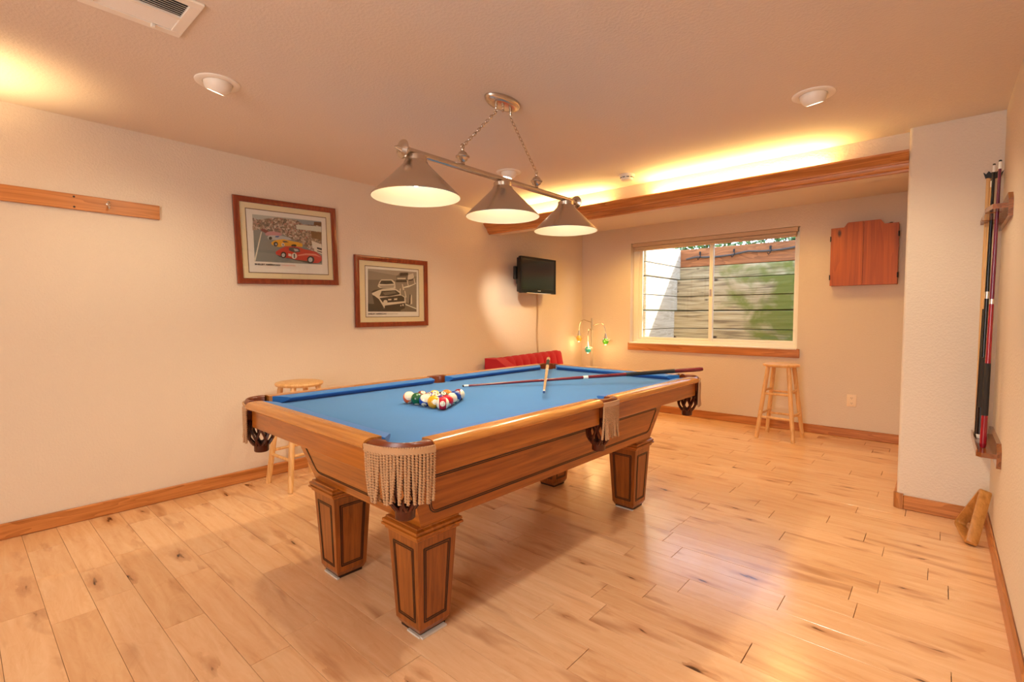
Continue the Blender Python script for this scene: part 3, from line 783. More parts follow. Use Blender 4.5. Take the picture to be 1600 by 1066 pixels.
def pocket(sx, sy):
    n = 16
    if sy:
        cx, cy = XO - RX, YO - RY
        outer = [(cx + RX * math.cos(a * PI / 2 / n), cy + RY * math.sin(a * PI / 2 / n)) for a in range(n + 1)]
        inner = [(HX + HR * math.cos(math.radians(-40 + 170 * a / n)), HY + HR * math.sin(math.radians(-40 + 170 * a / n))) for a in range(n + 1)]
        hx, hy = HX, HY
    else:
        outer = [(XO + 0.006 * math.sin(PI * a / n), -0.070 + 0.140 * a / n) for a in range(n + 1)]
        inner = [(SX - 0.008 + (SR - 0.004) * math.cos(math.radians(-95 + 190 * a / n)), (SR - 0.004) * math.sin(math.radians(-95 + 190 * a / n))) for a in range(n + 1)]
        hx, hy = SX - 0.008, 0
    fy = sy if sy else 1
    def w(p):
        return (sx * p[0], fy * p[1] + TY)
    b = B()
    rings = []
    for o, i in zip(outer, inner):
        o, i = Vector(o), Vector(i)
        def m(t, z):
            p = i.lerp(o, t)
            x, y = w(p)
            return (x, y, z)
        rings.append([m(0, 0.775), m(0, ZR - 0.007), m(0.10, ZR - 0.001), m(0.35, ZR + 0.002), m(0.65, ZR + 0.001), m(0.88, ZR - 0.006), m(1.0, ZR - 0.018), m(1.0, ZR - 0.034), m(0.9, ZR - 0.044), m(0.75, 0.775)])
    b.loft(rings)
    pk = b.done('pocket', M_LEATHER, tab, smooth=50)
    # net
    b = B()
    for hand in (1, -1):
        for k in range(8):
            pts = []
            for s in range(9):
                t = s / 8
                a = 2 * PI * k / 8 + hand * 1.0 * t
                r = 0.052 + 0.006 * math.sin(PI * t) - 0.019 * max(0, (t - 0.72) / 0.28) ** 1.4
                pts.append((sx * hx + r * math.cos(a), fy * hy + TY + r * math.sin(a), 0.772 - 0.138 * t))
            b.tube(pts, 0.006, 5)
    for k in range(7):
        a = 2 * PI * (k + 0.5) / 7
        b.tube([(sx * hx + 0.052 * math.cos(a + d), fy * hy + TY + 0.052 * math.sin(a + d), 0.768 - 0.03 * (1 - (d / 0.4) ** 2)) for d in (-0.4, -0.2, 0, 0.2, 0.4)], 0.006, 5)
    b.lathe([(0.036, 0.646), (0.033, 0.637), (0.033, 0.604), (0.029, 0.600), (0.028, 0.635), (0.030, 0.642)], (sx * hx, fy * hy + TY, 0), n=16, cap=False)
    b.lathe([(0.031, 0.602), (0.0, 0.596)], (sx * hx, fy * hy + TY, 0), n=16, cap=False)
    b.done('net', M_NET, pk, smooth=50)
    # gimp band
    arc = [Vector(p) for p in outer]
    L = sum((a - c).length for a, c in zip(arc, arc[1:]))
    def along(s):
        for a, c in zip(arc, arc[1:]):
            d = (c - a).length
            if s <= d + 1e-9:
                return a.lerp(c, s / d), (c - a).normalized()
            s -= d
        return arc[-1], (arc[-1] - arc[-2]).normalized()
    b = B()
    rings = []
    m = 2 * int(L / 0.008)
    for k in range(m + 1):
        p, t = along(L * k / m)
        nn = Vector((t.y, -t.x))
        if nn.dot(p - Vector((hx, hy))) < 0:
            nn = -nn
        wob = 0.0042 if k % 2 else 0.0
        R = []
        for d, z in ((0.0, ZR - 0.012), (0.005 + wob, ZR - 0.014 + wob), (0.0075, ZR - 0.020), (0.006, ZR - 0.027), (0.0075, ZR - 0.034), (0.0, ZR - 0.037)):
            x, y = w(p + nn * d)
            R.append((x, y, z))
        rings.append(R)
    b.loft(rings)
    b.done('fringe_band', M_FRINGE, pk, smooth=50)
    b = B()
    ns = int(L / 0.0112)
    for row in (0,):
        for k in range(ns):
            p, t = along(L * (k + 0.5 + 0.35 * row) / (ns + 0.5))
            nn = Vector((t.y, -t.x))
            if nn.dot(p - Vector((hx, hy))) < 0:
                nn = -nn
            p = p + nn * (0.004 - 0.005 * row)
            x, y = w(p)
            sw = Vector((random.gauss(0, 0.006), random.gauss(0, 0.006)))
            strand(b, (x, y, ZR - 0.032), 0.158 * random.uniform(0.94, 1.03), 0.0060, random.uniform(0, PI), sw)
    stuff(b.done('fringe', M_FRINGE, pk, smooth=60))
for sx in (1, -1):
    for sy in (-1, 0, 1):
        pocket(sx, sy)

# legs
M_SHIM = plain('shim_grey', '#c9c2b6', 0.5)
for lx in (1, -1):
    for ly in (-1, 1):
        X, Y = lx * 0.318, ly * 0.845
        def sq(h, z):
            return [(X - h, Y - h, z), (X + h, Y - h, z), (X + h, Y + h, z), (X - h, Y + h, z)]
        leg = B().loft([sq(0.066, 0.014), sq(0.077, 0.036), sq(0.097, 0.408)]).done('leg', M_TABZ, tab, smooth=0)
        B().loft([sq(0.102, 0.402), sq(0.106, 0.405), sq(0.106, 0.414), sq(0.111, 0.416), sq(0.117, 0.420), sq(0.117, 0.428), sq(0.110, 0.431), sq(0.114, 0.434), sq(0.114, 0.444), sq(0.104, 0.449), sq(0.104, 0.4555)]).done('cap_moulding', M_TABX, leg, smooth=0)
        lo, hi = sq(0.0773, 0.042), sq(0.0967, 0.402)
        q = B()
        for i in range(4):
            j = (i + 1) % 4
            border(q, lo[i], lo[j], hi[j], hi[i], (0.024, 0.024, 0.018, 0.036), 0.003, w=0.0056, gap=0.0035, seg=1)
        q.done('panel_border', M_INLAY, leg, smooth=0)
        B().loft([sq(0.062, 0.0), sq(0.063, 0.014)]).done('foot', M_INLAY, leg, smooth=0)
        if (lx, ly) in ((1, -1), (-1, -1), (1, 1)):
            sy_ = -1 if ly < 0 else -1
            q = B().box((X - 0.01 if lx > 0 and ly < 0 else X - 0.055, Y - 0.074, 0.0), (X + 0.070, Y - 0.060, 0.007), bev=0.001)
            if lx > 0 and ly < 0:
                q.box((X + 0.058, Y - 0.068, 0.0), (X + 0.084, Y + 0.055, 0.008), bev=0.001)
            q.done('shim', M_SHIM, leg)

# ------------------------------------------------------------------ billiard balls
M_IVORY = lin('#f3e6c8')
BALL_COL = {1: '#e0a012', 2: '#123f93', 3: '#c4122a', 4: '#4a2370', 5: '#e0741f', 6: '#0c5a2b', 7: '#7a1522', 8: '#0c0b0c',
            9: '#e6b414', 10: '#16409c', 11: '#bd1228', 12: '#54297d', 13: '#e2601e', 14: '#0f6b35', 15: '#7d1a26'}
BALL_NAME = {1: 'yellow', 2: 'blue', 3: 'red', 4: 'purple', 5: 'orange', 6: 'green', 7: 'maroon', 8: 'black', 9: 'yellow', 10: 'blue', 11: 'red', 12: 'purple', 13: 'orange', 14: 'green', 15: 'maroon'}
RB = 0.0304
def ball_mat(k):
    t = NT('ball_%s_%s' % (BALL_NAME[k], 'stripe' if k > 8 else 'solid'))
    c = lin(BALL_COL[k])
    col = c
    sep = t.n('ShaderNodeSeparateXYZ', {0: t.coords()})
    if k > 8:
        band = t.math('LESS_THAN', t.math('ABSOLUTE', sep.outputs[2]), RB * 0.53)
        col = t.mix(band, M_IVORY, c)
    rad = t.math('SQRT', t.math('ADD', t.math('POWER', sep.outputs[1], 2.0), t.math('POWER', sep.outputs[2], 2.0)))
    col = t.mix(t.math('LESS_THAN', rad, RB * 0.40), col, M_IVORY)
    t.set(Base_Color=col, Roughness=0.06)
    t.set(Coat_Weight=0.4, Coat_Roughness=0.03)
    return t.m
rows = [[13, 6, 10, 1, 11], [7, 12, 4, 3], [9, 8, 14], [5, 2], [15]]
PLACE = {13: 'at the left corner of the rack', 6: 'second from the left in the front row', 10: 'in the middle of the front row', 1: 'fourth in the front row beside the red stripe',
         11: 'at the near corner of the rack', 7: 'in the second row behind the green ball', 12: 'inside the second row', 4: 'inside the second row behind the solid yellow',
         3: 'on the right edge next to the near corner', 9: 'on the back left edge of the rack', 8: 'in the centre of the rack', 14: 'on the right edge behind the solid red',
         5: 'on the back edge near the far corner', 2: 'on the right edge before the far corner', 15: 'at the far corner of the rack'}
# tilt of each ball: direction its number faces (local +x) and roll
FACE = {11: ((0.72, -0.62, 0.10), 100), 1: ((0.85, -0.45, 0.12), 0), 13: ((0.5, -0.2, -0.7), 15), 10: ((0.5, -0.75, -0.7), 0), 14: ((0.6, -0.2, -0.9), 0), 15: ((-0.4, 0.8, -0.5), 30), 9: ((0.6, -0.4, 0.75), 80),
        12: ((0.3, -0.5, 0.7), 60), 3: ((-0.5, 0.2, 0.4), 0), 6: ((-0.3, 0.3, 0.8), 0), 4: ((0.2, -0.3, 0.9), 0), 8: ((0.5, -0.2, 0.85), 0), 7: ((0.5, -0.1, 0.85), 0), 2: ((-0.6, 0.2, 0.5), 0), 5: ((-0.2, 0.4, 0.3), 0)}
sp = 0.0626
bx_l, by_l = 1.968, 1.481
zb_ = ZB + RB
for r_, row in enumerate(rows):
    for c_, k in enumerate(row):
        px = bx_l + sp * (c_ + 0.5 * r_)
        py = by_l + sp * r_ * math.sqrt(3) / 2
        ax = Vector(FACE[k][0]).normalized()
        qt = Vector((1, 0, 0)).rotation_difference(ax)
        if k == 11:
            hz = Vector((0, 0, 1)).cross(ax).normalized()
            qt = Matrix((ax, hz.cross(ax), hz)).transposed().to_quaternion()
        if FACE[k][1] and k != 11:
            qt = Quaternion(ax, math.radians(FACE[k][1])) @ qt
        bo = B().sphere((0, 0, 0), RB, 28, 16).done('pool_ball', ball_mat(k), None, (px, py, zb_), qt.to_euler(), smooth=180)
        tag(bo, '%s %s pool ball numbered %d, %s' % ('striped' if k > 8 else 'solid', BALL_NAME[k], k, PLACE[k]), 'ball', 'racked pool balls on the blue felt')
        me = text_mesh(str(k), RB * 0.58, 0.0004, 'CENTER')
        for v in me.vertices:
            yy, zz = -v.co.x, v.co.y - RB * 0.2
            v.co = Vector((math.sqrt(max(RB * RB * 1.01 - yy * yy - zz * zz, 0)) + 0.0001, -yy, zz))
        me.materials.append(M_BLACK)
        no = bpy.data.objects.new('number', me)
        COL.objects.link(no)
        no.parent = bo

# ------------------------------------------------------------------ cues
def cue(name, label, tip, butt, spec, group=None, reflen=1.0):
    """spec: list of (part name, t0, t1, material); t along the cue from tip to butt"""
    tip, butt = Vector(tip), Vector(butt)
    d = tip - butt
    L = d.length
    o = thing(name, label, 'cue', butt, d.to_track_quat('Z', 'Y').to_euler(), group)
    def rad(t):
        return 0.0062 + (0.0145 - 0.0062) * (t ** 1.1)
    for nm, t0, t1, mat in spec:
        b = B()
        ex = 0.0003 if nm in ('wrap', 'joint') else 0
        if nm == 'bumper':
            b.lathe([(rad(t1) * 0.8, L * (1 - t1)), (rad(t0), L * (1 - t0) - 0.004), (rad(t0), L * (1 - t0))], n=14)
        elif nm == 'tip':
            b.lathe([(rad(t1), L * (1 - t1)), (rad(t1), L - 0.003), (rad(t1) * 0.7, L)], n=14)
        else:
            b.lathe([(rad(t1) + ex, L * (1 - t1)), (rad((t0 + t1) / 2) + ex, L * (1 - (t0 + t1) / 2)), (rad(t0) + ex, L * (1 - t0))], n=14)
        b.done(nm, mat, o, smooth=60)
    return o
M_MAROON = wood('maroon_stain', '#7c2430', '#5c1620', 2, 60, 2, 0.22, coat=0.5, figure=0.1)
M_REDSTAIN = wood('red_stain', '#a3182a', '#7a0f1d', 2, 60, 2, 0.2, coat=0.5, figure=0.1)
M_TAN = wood('maple_shaft', '#d9ab70', '#c39257', 2, 60, 2, 0.3, figure=0.15)
M_GREYTAN = wood('grey_maple_shaft', '#c0a07a', '#97774f', 2, 60, 2, 0.3, figure=0.15)
M_PURPLE = wood('plum_stain', '#7a2040', '#571530', 2, 60, 2, 0.2, coat=0.5, figure=0.1)
M_BLKSTAIN = plain('black_lacquer', '#141315', 0.18)
M_WRAP = plain('charcoal_wrap', '#26211f', 0.8)
M_FERR = plain('white_ferrule', '#ece6da', 0.35)
M_CHALK = plain('blue_tip', '#2d4f86', 0.9)
M_DKTIP = plain('dark_tip', '#3a3530', 0.9)
cue('pool_cue', 'maroon pool cue with charcoal wrap lying across the blue felt over the far right rail', (1.757, 2.037, ZB + 0.007), (2.772, 3.225, 0.908),
    [('tip', 0, .006, M_DKTIP), ('ferrule', .006, .024, M_FERR), ('shaft', .024, .485, M_MAROON), ('joint', .485, .505, M_FERR), ('forearm', .505, .665, M_MAROON), ('wrap', .665, .875, M_WRAP), ('butt', .875, .985, M_MAROON), ('bumper', .985, 1, M_MAROON)])
cue('pool_cue', 'pale maple pool cue with its butt resting on the far left corner pocket', (2.397, 2.014, 0.8605), (1.502, 3.246, 0.905),
    [('tip', 0, .008, M_CHALK), ('ferrule', .008, .028, M_FERR), ('shaft', .028, .52, M_GREYTAN), ('joint', .52, .535, M_FERR), ('forearm', .535, .68, M_GREYTAN), ('wrap', .68, .88, M_WRAP), ('butt', .88, .985, M_GREYTAN), ('bumper', .985, 1, M_BLACKM)])

# ------------------------------------------------------------------ cue rack on the right wall
rk = thing('cue_rack', 'two-piece brown wooden cue rack fixed to the right wall', 'cue rack', (XW, 3.42, 0.50))
M_RACK = wood('rack_oak', '#96592c', '#6e3a18', 1, 40, 1.6, 0.22, coat=0.6, figure=0.3)
def holder(nm, z, notch):
    L, Dp = 0.60, 0.092
    b = B()
    # back board with sloped ends
    b.prism([(0.0, -0.055), (L, -0.055), (L, 0.03), (L - 0.04, 0.065), (0.04, 0.065), (0.0, 0.03)], lambda u, v, d: (d, u, v + z), -0.018, 0.0)
    pts = [(-0.018, 0.02), (-Dp + 0.02, 0.02)]
    ys = [0.1475, 0.428, 0.504, 0.557]
    if notch:
        for yy in ys:
            w = 0.017 if yy < 0.45 else 0.014
            pts += [(-Dp, yy - w)] + [(-Dp + 0.045 + w * math.sin(a), yy - w * math.cos(a)) for a in [k * PI / 6 for k in range(7)]] + [(-Dp, yy + w)]
    else:
        pts += [(-Dp, 0.04), (-Dp, L - 0.02)]
    pts += [(-Dp, L), (-0.018, L)]
    b.prism(pts, lambda u, v, d: (u, v, d + z), -0.012, 0.012)
    o = b.done(nm, M_RACK, rk, smooth=40)
    return o
hu = holder('upper_holder', 1.30, True)
hl = holder('lower_shelf', 0.045, False)
q = B()
q.box((-0.092, 0.02, 0.056), (-0.084, 0.598, 0.072), bev=0.003)
q.done('shelf_lip', M_RACK, hl)
zb0 = 0.50 + 0.058
cue('pool_cue', 'wine red pool cue with black wrap, nearest in the wall rack', (4.140, 3.565, 2.052), (4.124, 3.58, zb0),
    [('tip', 0, .006, M_DKTIP), ('ferrule', .006, .03, M_FERR), ('shaft', .03, .475, M_PURPLE), ('joint', .475, .492, M_STEEL), ('forearm', .492, .70, M_REDSTAIN), ('wrap', .70, .885, M_WRAP), ('butt', .885, .985, M_REDSTAIN), ('bumper', .985, 1, M_REDSTAIN)])
cue('pool_cue', 'black pool cue with silver joint, second in the wall rack', (4.1325, 3.85, 2.10), (4.121, 3.84, zb0),
    [('tip', 0, .006, M_DKTIP), ('ferrule', .006, .03, M_FERR), ('shaft', .03, .46, M_BLKSTAIN), ('joint', .46, .485, M_STEEL), ('forearm', .485, .70, M_BLKSTAIN), ('wrap', .70, .885, M_WRAP), ('butt', .885, .985, M_BLKSTAIN), ('bumper', .985, 1, M_FERR)])
cue('pool_cue', 'plain tan pool cue with dark butt, third in the wall rack behind the black one', (4.130, 3.925, 2.03), (4.117, 3.92, zb0),
    [('tip', 0, .006, M_DKTIP), ('ferrule', .006, .03, M_FERR), ('shaft', .03, .50, M_TAN), ('forearm', .50, .985, M_BLKSTAIN), ('bumper', .985, 1, M_BLACKM)])
br = thing('bridge_stick', 'wooden bridge stick with black notched head, last in the wall rack', 'bridge stick', (4.118, 3.977, zb0))
B().lathe([(0.0135, 0), (0.012, 0.6), (0.010, 1.50)], n=12).done('shaft', M_TAN, br, smooth=60)
q = B()
hp = []
for k in range(9):
    hp.append((-0.062 + 0.0155 * k, 0.022 + (0.014 if k % 2 == 0 else -0.006) + 0.012 * (1 - abs(k - 4) / 4)))
hp += [(0.048, -0.012), (0.0, -0.022), (-0.048, -0.012)]
q.prism(hp, lambda u, v, d: (u * 0.68 + 0.020, d, v * 0.7 + 1.50), -0.010, 0.010)
q.done('head', M_BLACKM, br)
# the triangle leaning at the wall
tr = thing('ball_triangle', 'oak ball triangle standing on the floor against the right wall', 'triangle', (4.10, 3.77, 0.0))
b = B()
base_dir = Vector((-0.045, 0.36, 0)).normalized()
up_dir = Vector((0.088, 0.02, 0.30))
up_dir = (up_dir - base_dir * up_dir.dot(base_dir)).normalized()
nrm = base_dir.cross(up_dir).normalized()
def tri_loop(s, rr):
    V = [Vector((-s / 2, 0)), Vector((s / 2, 0)), Vector((0, s * 0.866))]
    cen = Vector((0, s * 0.2887))
    L = []
    for i in range(3):
        c = V[i] + (cen - V[i]).normalized() * rr * 2
        base = math.atan2(*(V[i] - cen).yx)
        for k in range(7):
            a = base + math.radians(-60 + 120 * k / 6)
            L.append(c + Vector((math.cos(a), math.sin(a))) * rr)
    return L
oL, iL = tri_loop(0.350, 0.02), tri_loop(0.300, 0.012)
iL = [p + Vector((0, 0.0144)) for p in iL]
TH = 0.052
rings = []
for o_, i_ in zip(oL, iL):
    R = []
    for p, z in ((o_, 0.003), (o_, TH - 0.003), (o_.lerp(i_, 0.15), TH), (i_.lerp(o_, 0.15), TH), (i_, TH - 0.003), (i_, 0.003), (i_.lerp(o_, 0.15), 0), (o_.lerp(i_, 0.15), 0)):
        R.append(base_dir * p.x + up_dir * p.y + nrm * (z - TH))
    rings.append(R)
R = [[b.bm.verts.new(p) for p in r_] for r_ in rings]
for i in range(len(R)):
    A, C = R[i], R[(i + 1) % len(R)]
    for k in range(8):
        j = (k + 1) % 8
        b.face([A[k], A[j], C[j], C[k]])
lowest = min(v.co.z for v in b.bm.verts)
for v in b.bm.verts:
    v.co.z -= lowest
b.done('frame', wood('triangle_oak', '#c88c48', '#a06a2c', 2, 40, 2, 0.35, figure=0.06), tr, smooth=40)
# ------------------------------------------------------------------ billiard pendant light
PXC = 2.08
pl = thing('billiard_light', 'brushed nickel billiard light with three cone shades hanging over the table', 'light', (PXC, 2.05, H))
def pz(z):
    return z - H
b = B()
prof = [(0.0, -0.030), (0.6, -0.030), (0.86, -0.026), (0.97, -0.014), (1.0, -0.004), (1.0, 0.0)]
rings = []
for s, z in prof[1:]:
    rings.append([(0.068 * s * math.cos(2 * PI * k / 32), 0.128 * s * math.sin(2 * PI * k / 32), z) for k in range(32)])
b.loft(rings)
can = b.done('canopy', M_NICKEL, pl, smooth=50)
b = B()
b.lathe([(0.007, -0.058), (0.008, -0.05), (0.006, -0.046), (0.009, -0.04), (0.007, -0.03)], (0, 0, 0), n=10)
b.done('finial_nut', M_NICKEL, can)
for yy, ky in ((-0.055, -0.305), (0.065, 0.30)):
    q = B()
    q.lathe([(0.007, -0.062), (0.009, -0.055), (0.006, -0.05), (0.009, -0.038), (0.007, -0.03)], (0, yy, 0), n=10)
    q.tube([(0.0, yy + 0.009 * math.cos(a), -0.068 + 0.009 * math.sin(a)) for a in [k * PI / 5 for k in range(10)]], 0.0022, 5, closed=True)
    q.done('loop', M_NICKEL, can)
    # chain of oval links
    p0, p1 = Vector((0, yy, -0.075)), Vector((0, ky, pz(2.115)))
    d = p1 - p0
    n = int(d.length / 0.0215)
    q = B()
    t = d.normalized()
    for k in range(n):
        c = p0 + d * ((k + 0.5) / n)
        s = Vector((1, 0, 0)) if k % 2 else t.cross(Vector((1, 0, 0))).normalized()
        q.tube([c + t * 0.0155 * math.cos(a) + s * 0.0072 * math.sin(a) for a in [2 * PI * m / 10 for m in range(10)]], 0.0022, 5, closed=True)
    q.done('chain', M_NICKEL, pl)
    q = B()
    q.lathe([(0.006, 0.0), (0.012, 0.004), (0.010, 0.012), (0.024, 0.022), (0.030, 0.034), (0.036, 0.037), (0.036, 0.043), (0.029, 0.046), (0.021, 0.060), (0.009, 0.070), (0.010, 0.078), (0.006, 0.084)], (0, ky, pz(2.023)), n=20)
    q.tube([(0.0, ky + 0.011 * math.cos(a), pz(2.023) + 0.094 + 0.011 * math.sin(a)) for a in [k * PI / 6 for k in range(12)]], 0.0028, 6, closed=True)
    q.done('hanger_knob', M_NICKEL, pl)
ZBAR = 2.010
B().tube([(0, -0.65, pz(ZBAR)), (0, 0.70, pz(ZBAR))], 0.0165, 16).done('bar', M_NICKEL, pl)
for s, yy in ((-1, -0.645), (1, 0.695)):
    B().lathe([(0.019, 0.0), (0.019, 0.012), (0.014, 0.016), (0.034, 0.022), (0.043, 0.028), (0.041, 0.034), (0.018, 0.044), (0.010, 0.060), (0.004, 0.072), (0.0, 0.074)], (0, yy, pz(ZBAR)), (0, s, 0), n=24).done('finial', M_NICKEL, pl)
M_BULB = emis('warm_bulb', (1.0, 0.84, 0.52), 15.0)
for yy in (-0.601, -0.003, 0.606):
    b = B()
    o = (0, yy, 0)
    b.lathe([(0.044, pz(1.997)), (0.050, pz(1.992)), (0.050, pz(1.972)), (0.054, pz(1.969)), (0.058, pz(1.958)), (0.075, pz(1.940)), (0.204, pz(1.812)), (0.206, pz(1.808)), (0.204, pz(1.806))], o, n=48, cap=False)
    sh = b.done('shade', M_NICKEL, pl, smooth=40)
    b = B()
    b.lathe([(0.204, pz(1.806)), (0.201, pz(1.812)), (0.073, pz(1.936)), (0.050, pz(1.955)), (0.0, pz(1.957))], o, n=48, cap=False)
    b.done('shade_lining', M_SHADE_IN, sh, smooth=40)
    b = B()
    b.lathe([(0.012, pz(1.955)), (0.014, pz(1.935)), (0.026, pz(1.905)), (0.030, pz(1.885)), (0.024, pz(1.866)), (0.008, pz(1.857))], o, n=18)
    b.done('bulb', M_BULB, sh)
    light('pendant_lamp', 'SPOT', (PXC, 2.05 + yy, 1.850), 16.0, (1.0, 0.84, 0.58), aim=(0, 0, -1), spot_size=math.radians(152), spot_blend=0.35, shadow_soft_size=0.03)

# ------------------------------------------------------------------ recessed eyeball lights, detector, vent
M_LAMP = emis('lamp_face', (1.0, 0.90, 0.72), 9.0)
NAMES = ['white recessed eyeball light in the ceiling nearest the vent, tilted to the left wall', 'white recessed eyeball light in the ceiling near the wall pillar', 'white recessed eyeball light in the ceiling behind the pendant bar']
for ((ex, ey), aim), lab in zip(EYEBALLS, NAMES):
    o = thing('recessed_light', lab, 'light', (ex, ey, H))
    b = B()
    b.lathe([(0.066, 0.0), (0.068, -0.006), (0.094, -0.009), (0.102, -0.004), (0.103, 0.0)], n=36, cap=False)
    b.done('trim_ring', M_WHITE, o, smooth=40)
    a = Vector(aim).normalized()
    rot = a.to_track_quat('Z', 'Y').to_euler()
    b = B()
    prof = [(0.066 * math.cos(th), 0.066 * math.sin(th)) for th in [math.radians(-35 + 85 * k / 8) for k in range(9)]]
    prof += [(0.039, 0.0495), (0.036, 0.036)]
    b.lathe(prof, n=28, cap=False)
    ey_ = b.done('eyeball', M_WHITE, o, (0, 0, 0.002), rot, 40)
    B().lathe([(0.0385, 0.040), (0.037, 0.043), (0.018, 0.047), (0.0, 0.048)], n=24, cap=False).done('bulb', M_LAMP, ey_)
sd = thing('smoke_detector', 'small round white smoke detector on the ceiling before the oak trough', 'smoke detector', (1.905, 3.80, H))
B().lathe([(0.066, 0.0), (0.066, -0.012), (0.060, -0.014), (0.058, -0.018)], n=28).done('base', M_WHITE, sd)
B().lathe([(0.054, -0.016), (0.054, -0.030), (0.046, -0.044), (0.02, -0.048), (0.0, -0.048)], n=28, cap=False).done('cover', M_WHITE, sd)
q = B()
for k in range(10):
    a = 2 * PI * k / 10
    q.box((-0.012, 0.0515, -0.028), (0.012, 0.0555, -0.022), mat=Matrix.Rotation(a, 4, 'Z'))
q.done('slot', M_BLACKM, sd)
vt = thing('ceiling_vent', 'white louvred air vent in the ceiling at the top edge of the view', 'vent', (1.632, 0.52, H))
VX, VY = 0.160, 0.163
q = B()
for a, c in (((-VX, -VY), (-VX + 0.04, VY)), ((VX - 0.04, -VY), (VX, VY)), ((-VX + 0.04, -VY), (VX - 0.04, -VY + 0.04)), ((-VX + 0.04, VY - 0.04), (VX - 0.04, VY))):
    q.box((a[0], a[1], -0.010), (c[0], c[1], 0.0), bev=0.002)
q.done('frame', M_WHITE, vt)
q = B()
q.box((-VX + 0.04, -VY + 0.04, -0.001), (VX - 0.04, VY - 0.04, -0.0002))
q.done('backing', M_BLACKM, vt)
q = B()
q.box((-0.006, -VY + 0.04, -0.011), (0.006, VY - 0.04, -0.002))
q.done('center_bar', M_WHITE, vt)
k = 0
x = -VX + 0.047
while x < VX - 0.044:
    if abs(x) > 0.008:
        s = 1 if x < 0 else -1
        q = B()
        q.box((-0.0007, -VY + 0.04, -0.0040), (0.0007, VY - 0.04, 0.0040), mat=Matrix.Rotation(math.radians(62) * s, 4, 'Y'))
        q.done('louver', M_WHITE, vt, (x, 0, -0.0055), smooth=0)
    x += 0.0150
q = B()
q.box((-VX + 0.03, 0.055, -0.022), (-VX + 0.046, 0.07, -0.008), bev=0.002)
q.done('lever', M_WHITE, vt)

# ------------------------------------------------------------------ pictures on the left wall
PCOL = {'paper': '#ece6e0', 'asphalt': '#848a88', 'haze': '#b3b6b0', 'crowd': None, 'roof': '#8d99a0', 'stand': '#cfd2c6', 'shade': '#6e4a2a', 'line': '#e2ddce', 'white': '#ddd6cc', 'black': '#26211e',
        'maroon': '#7b3a3a', 'pink': '#c08a90', 'silver': '#b7bcc2', 'blue': '#4a64a8', 'yellow': '#e2a62a', 'glass': '#56534f', 'shadow': '#4c4844', 'red': '#c23324', 'redlight': '#e08a76',
        'greya': '#a5988a', 'greyb': '#8d8072', 'greyc': '#6e6256', 'dark': '#31261d', 'cream': '#d8cbb8'}
def crowd_mat():
    t = NT('print_crowd')
    v = t.coords((1, 1, 1))
    vo = t.n('ShaderNodeTexVoronoi', {'Vector': v, 'Scale': 75.0})
    sep = t.n('ShaderNodeSeparateColor', {0: vo.outputs['Color']})
    col = t.ramp(sep.outputs[0], [(0.0, lin('#3a2c22')), (0.3, lin('#6d5240')), (0.5, lin('#8f6d52')), (0.66, lin('#c9b8a6')), (0.8, lin('#a8544a')), (0.92, lin('#d9cfc4'))])
    n = t.n('ShaderNodeTexNoise', {'Vector': v, 'Scale': 160.0, 'Detail': 2.0})
    col = t.mix(0.35, col, t.ramp(n.outputs[0], [(0.35, lin('#3b3026')), (0.65, lin('#d0c4b4'))]))
    t.set(Base_Color=col, Roughness=0.6)
    return t.m
PM = {}
def pmat(k):
    if k not in PM:
        PM[k] = crowd_mat() if k == 'crowd' else plain('print_' + k, PCOL[k], 0.5)
    return PM[k]
M_FRAME = wood('cherry_frame', '#8a3a1c', '#6a260f', 1, 40, 2, 0.25, coat=0.5, figure=0.1)
M_MAT = plain('cream_mat', '#ecdab4', 0.9)
M_MATLINE = plain('mat_line', '#6b4a33', 0.8)
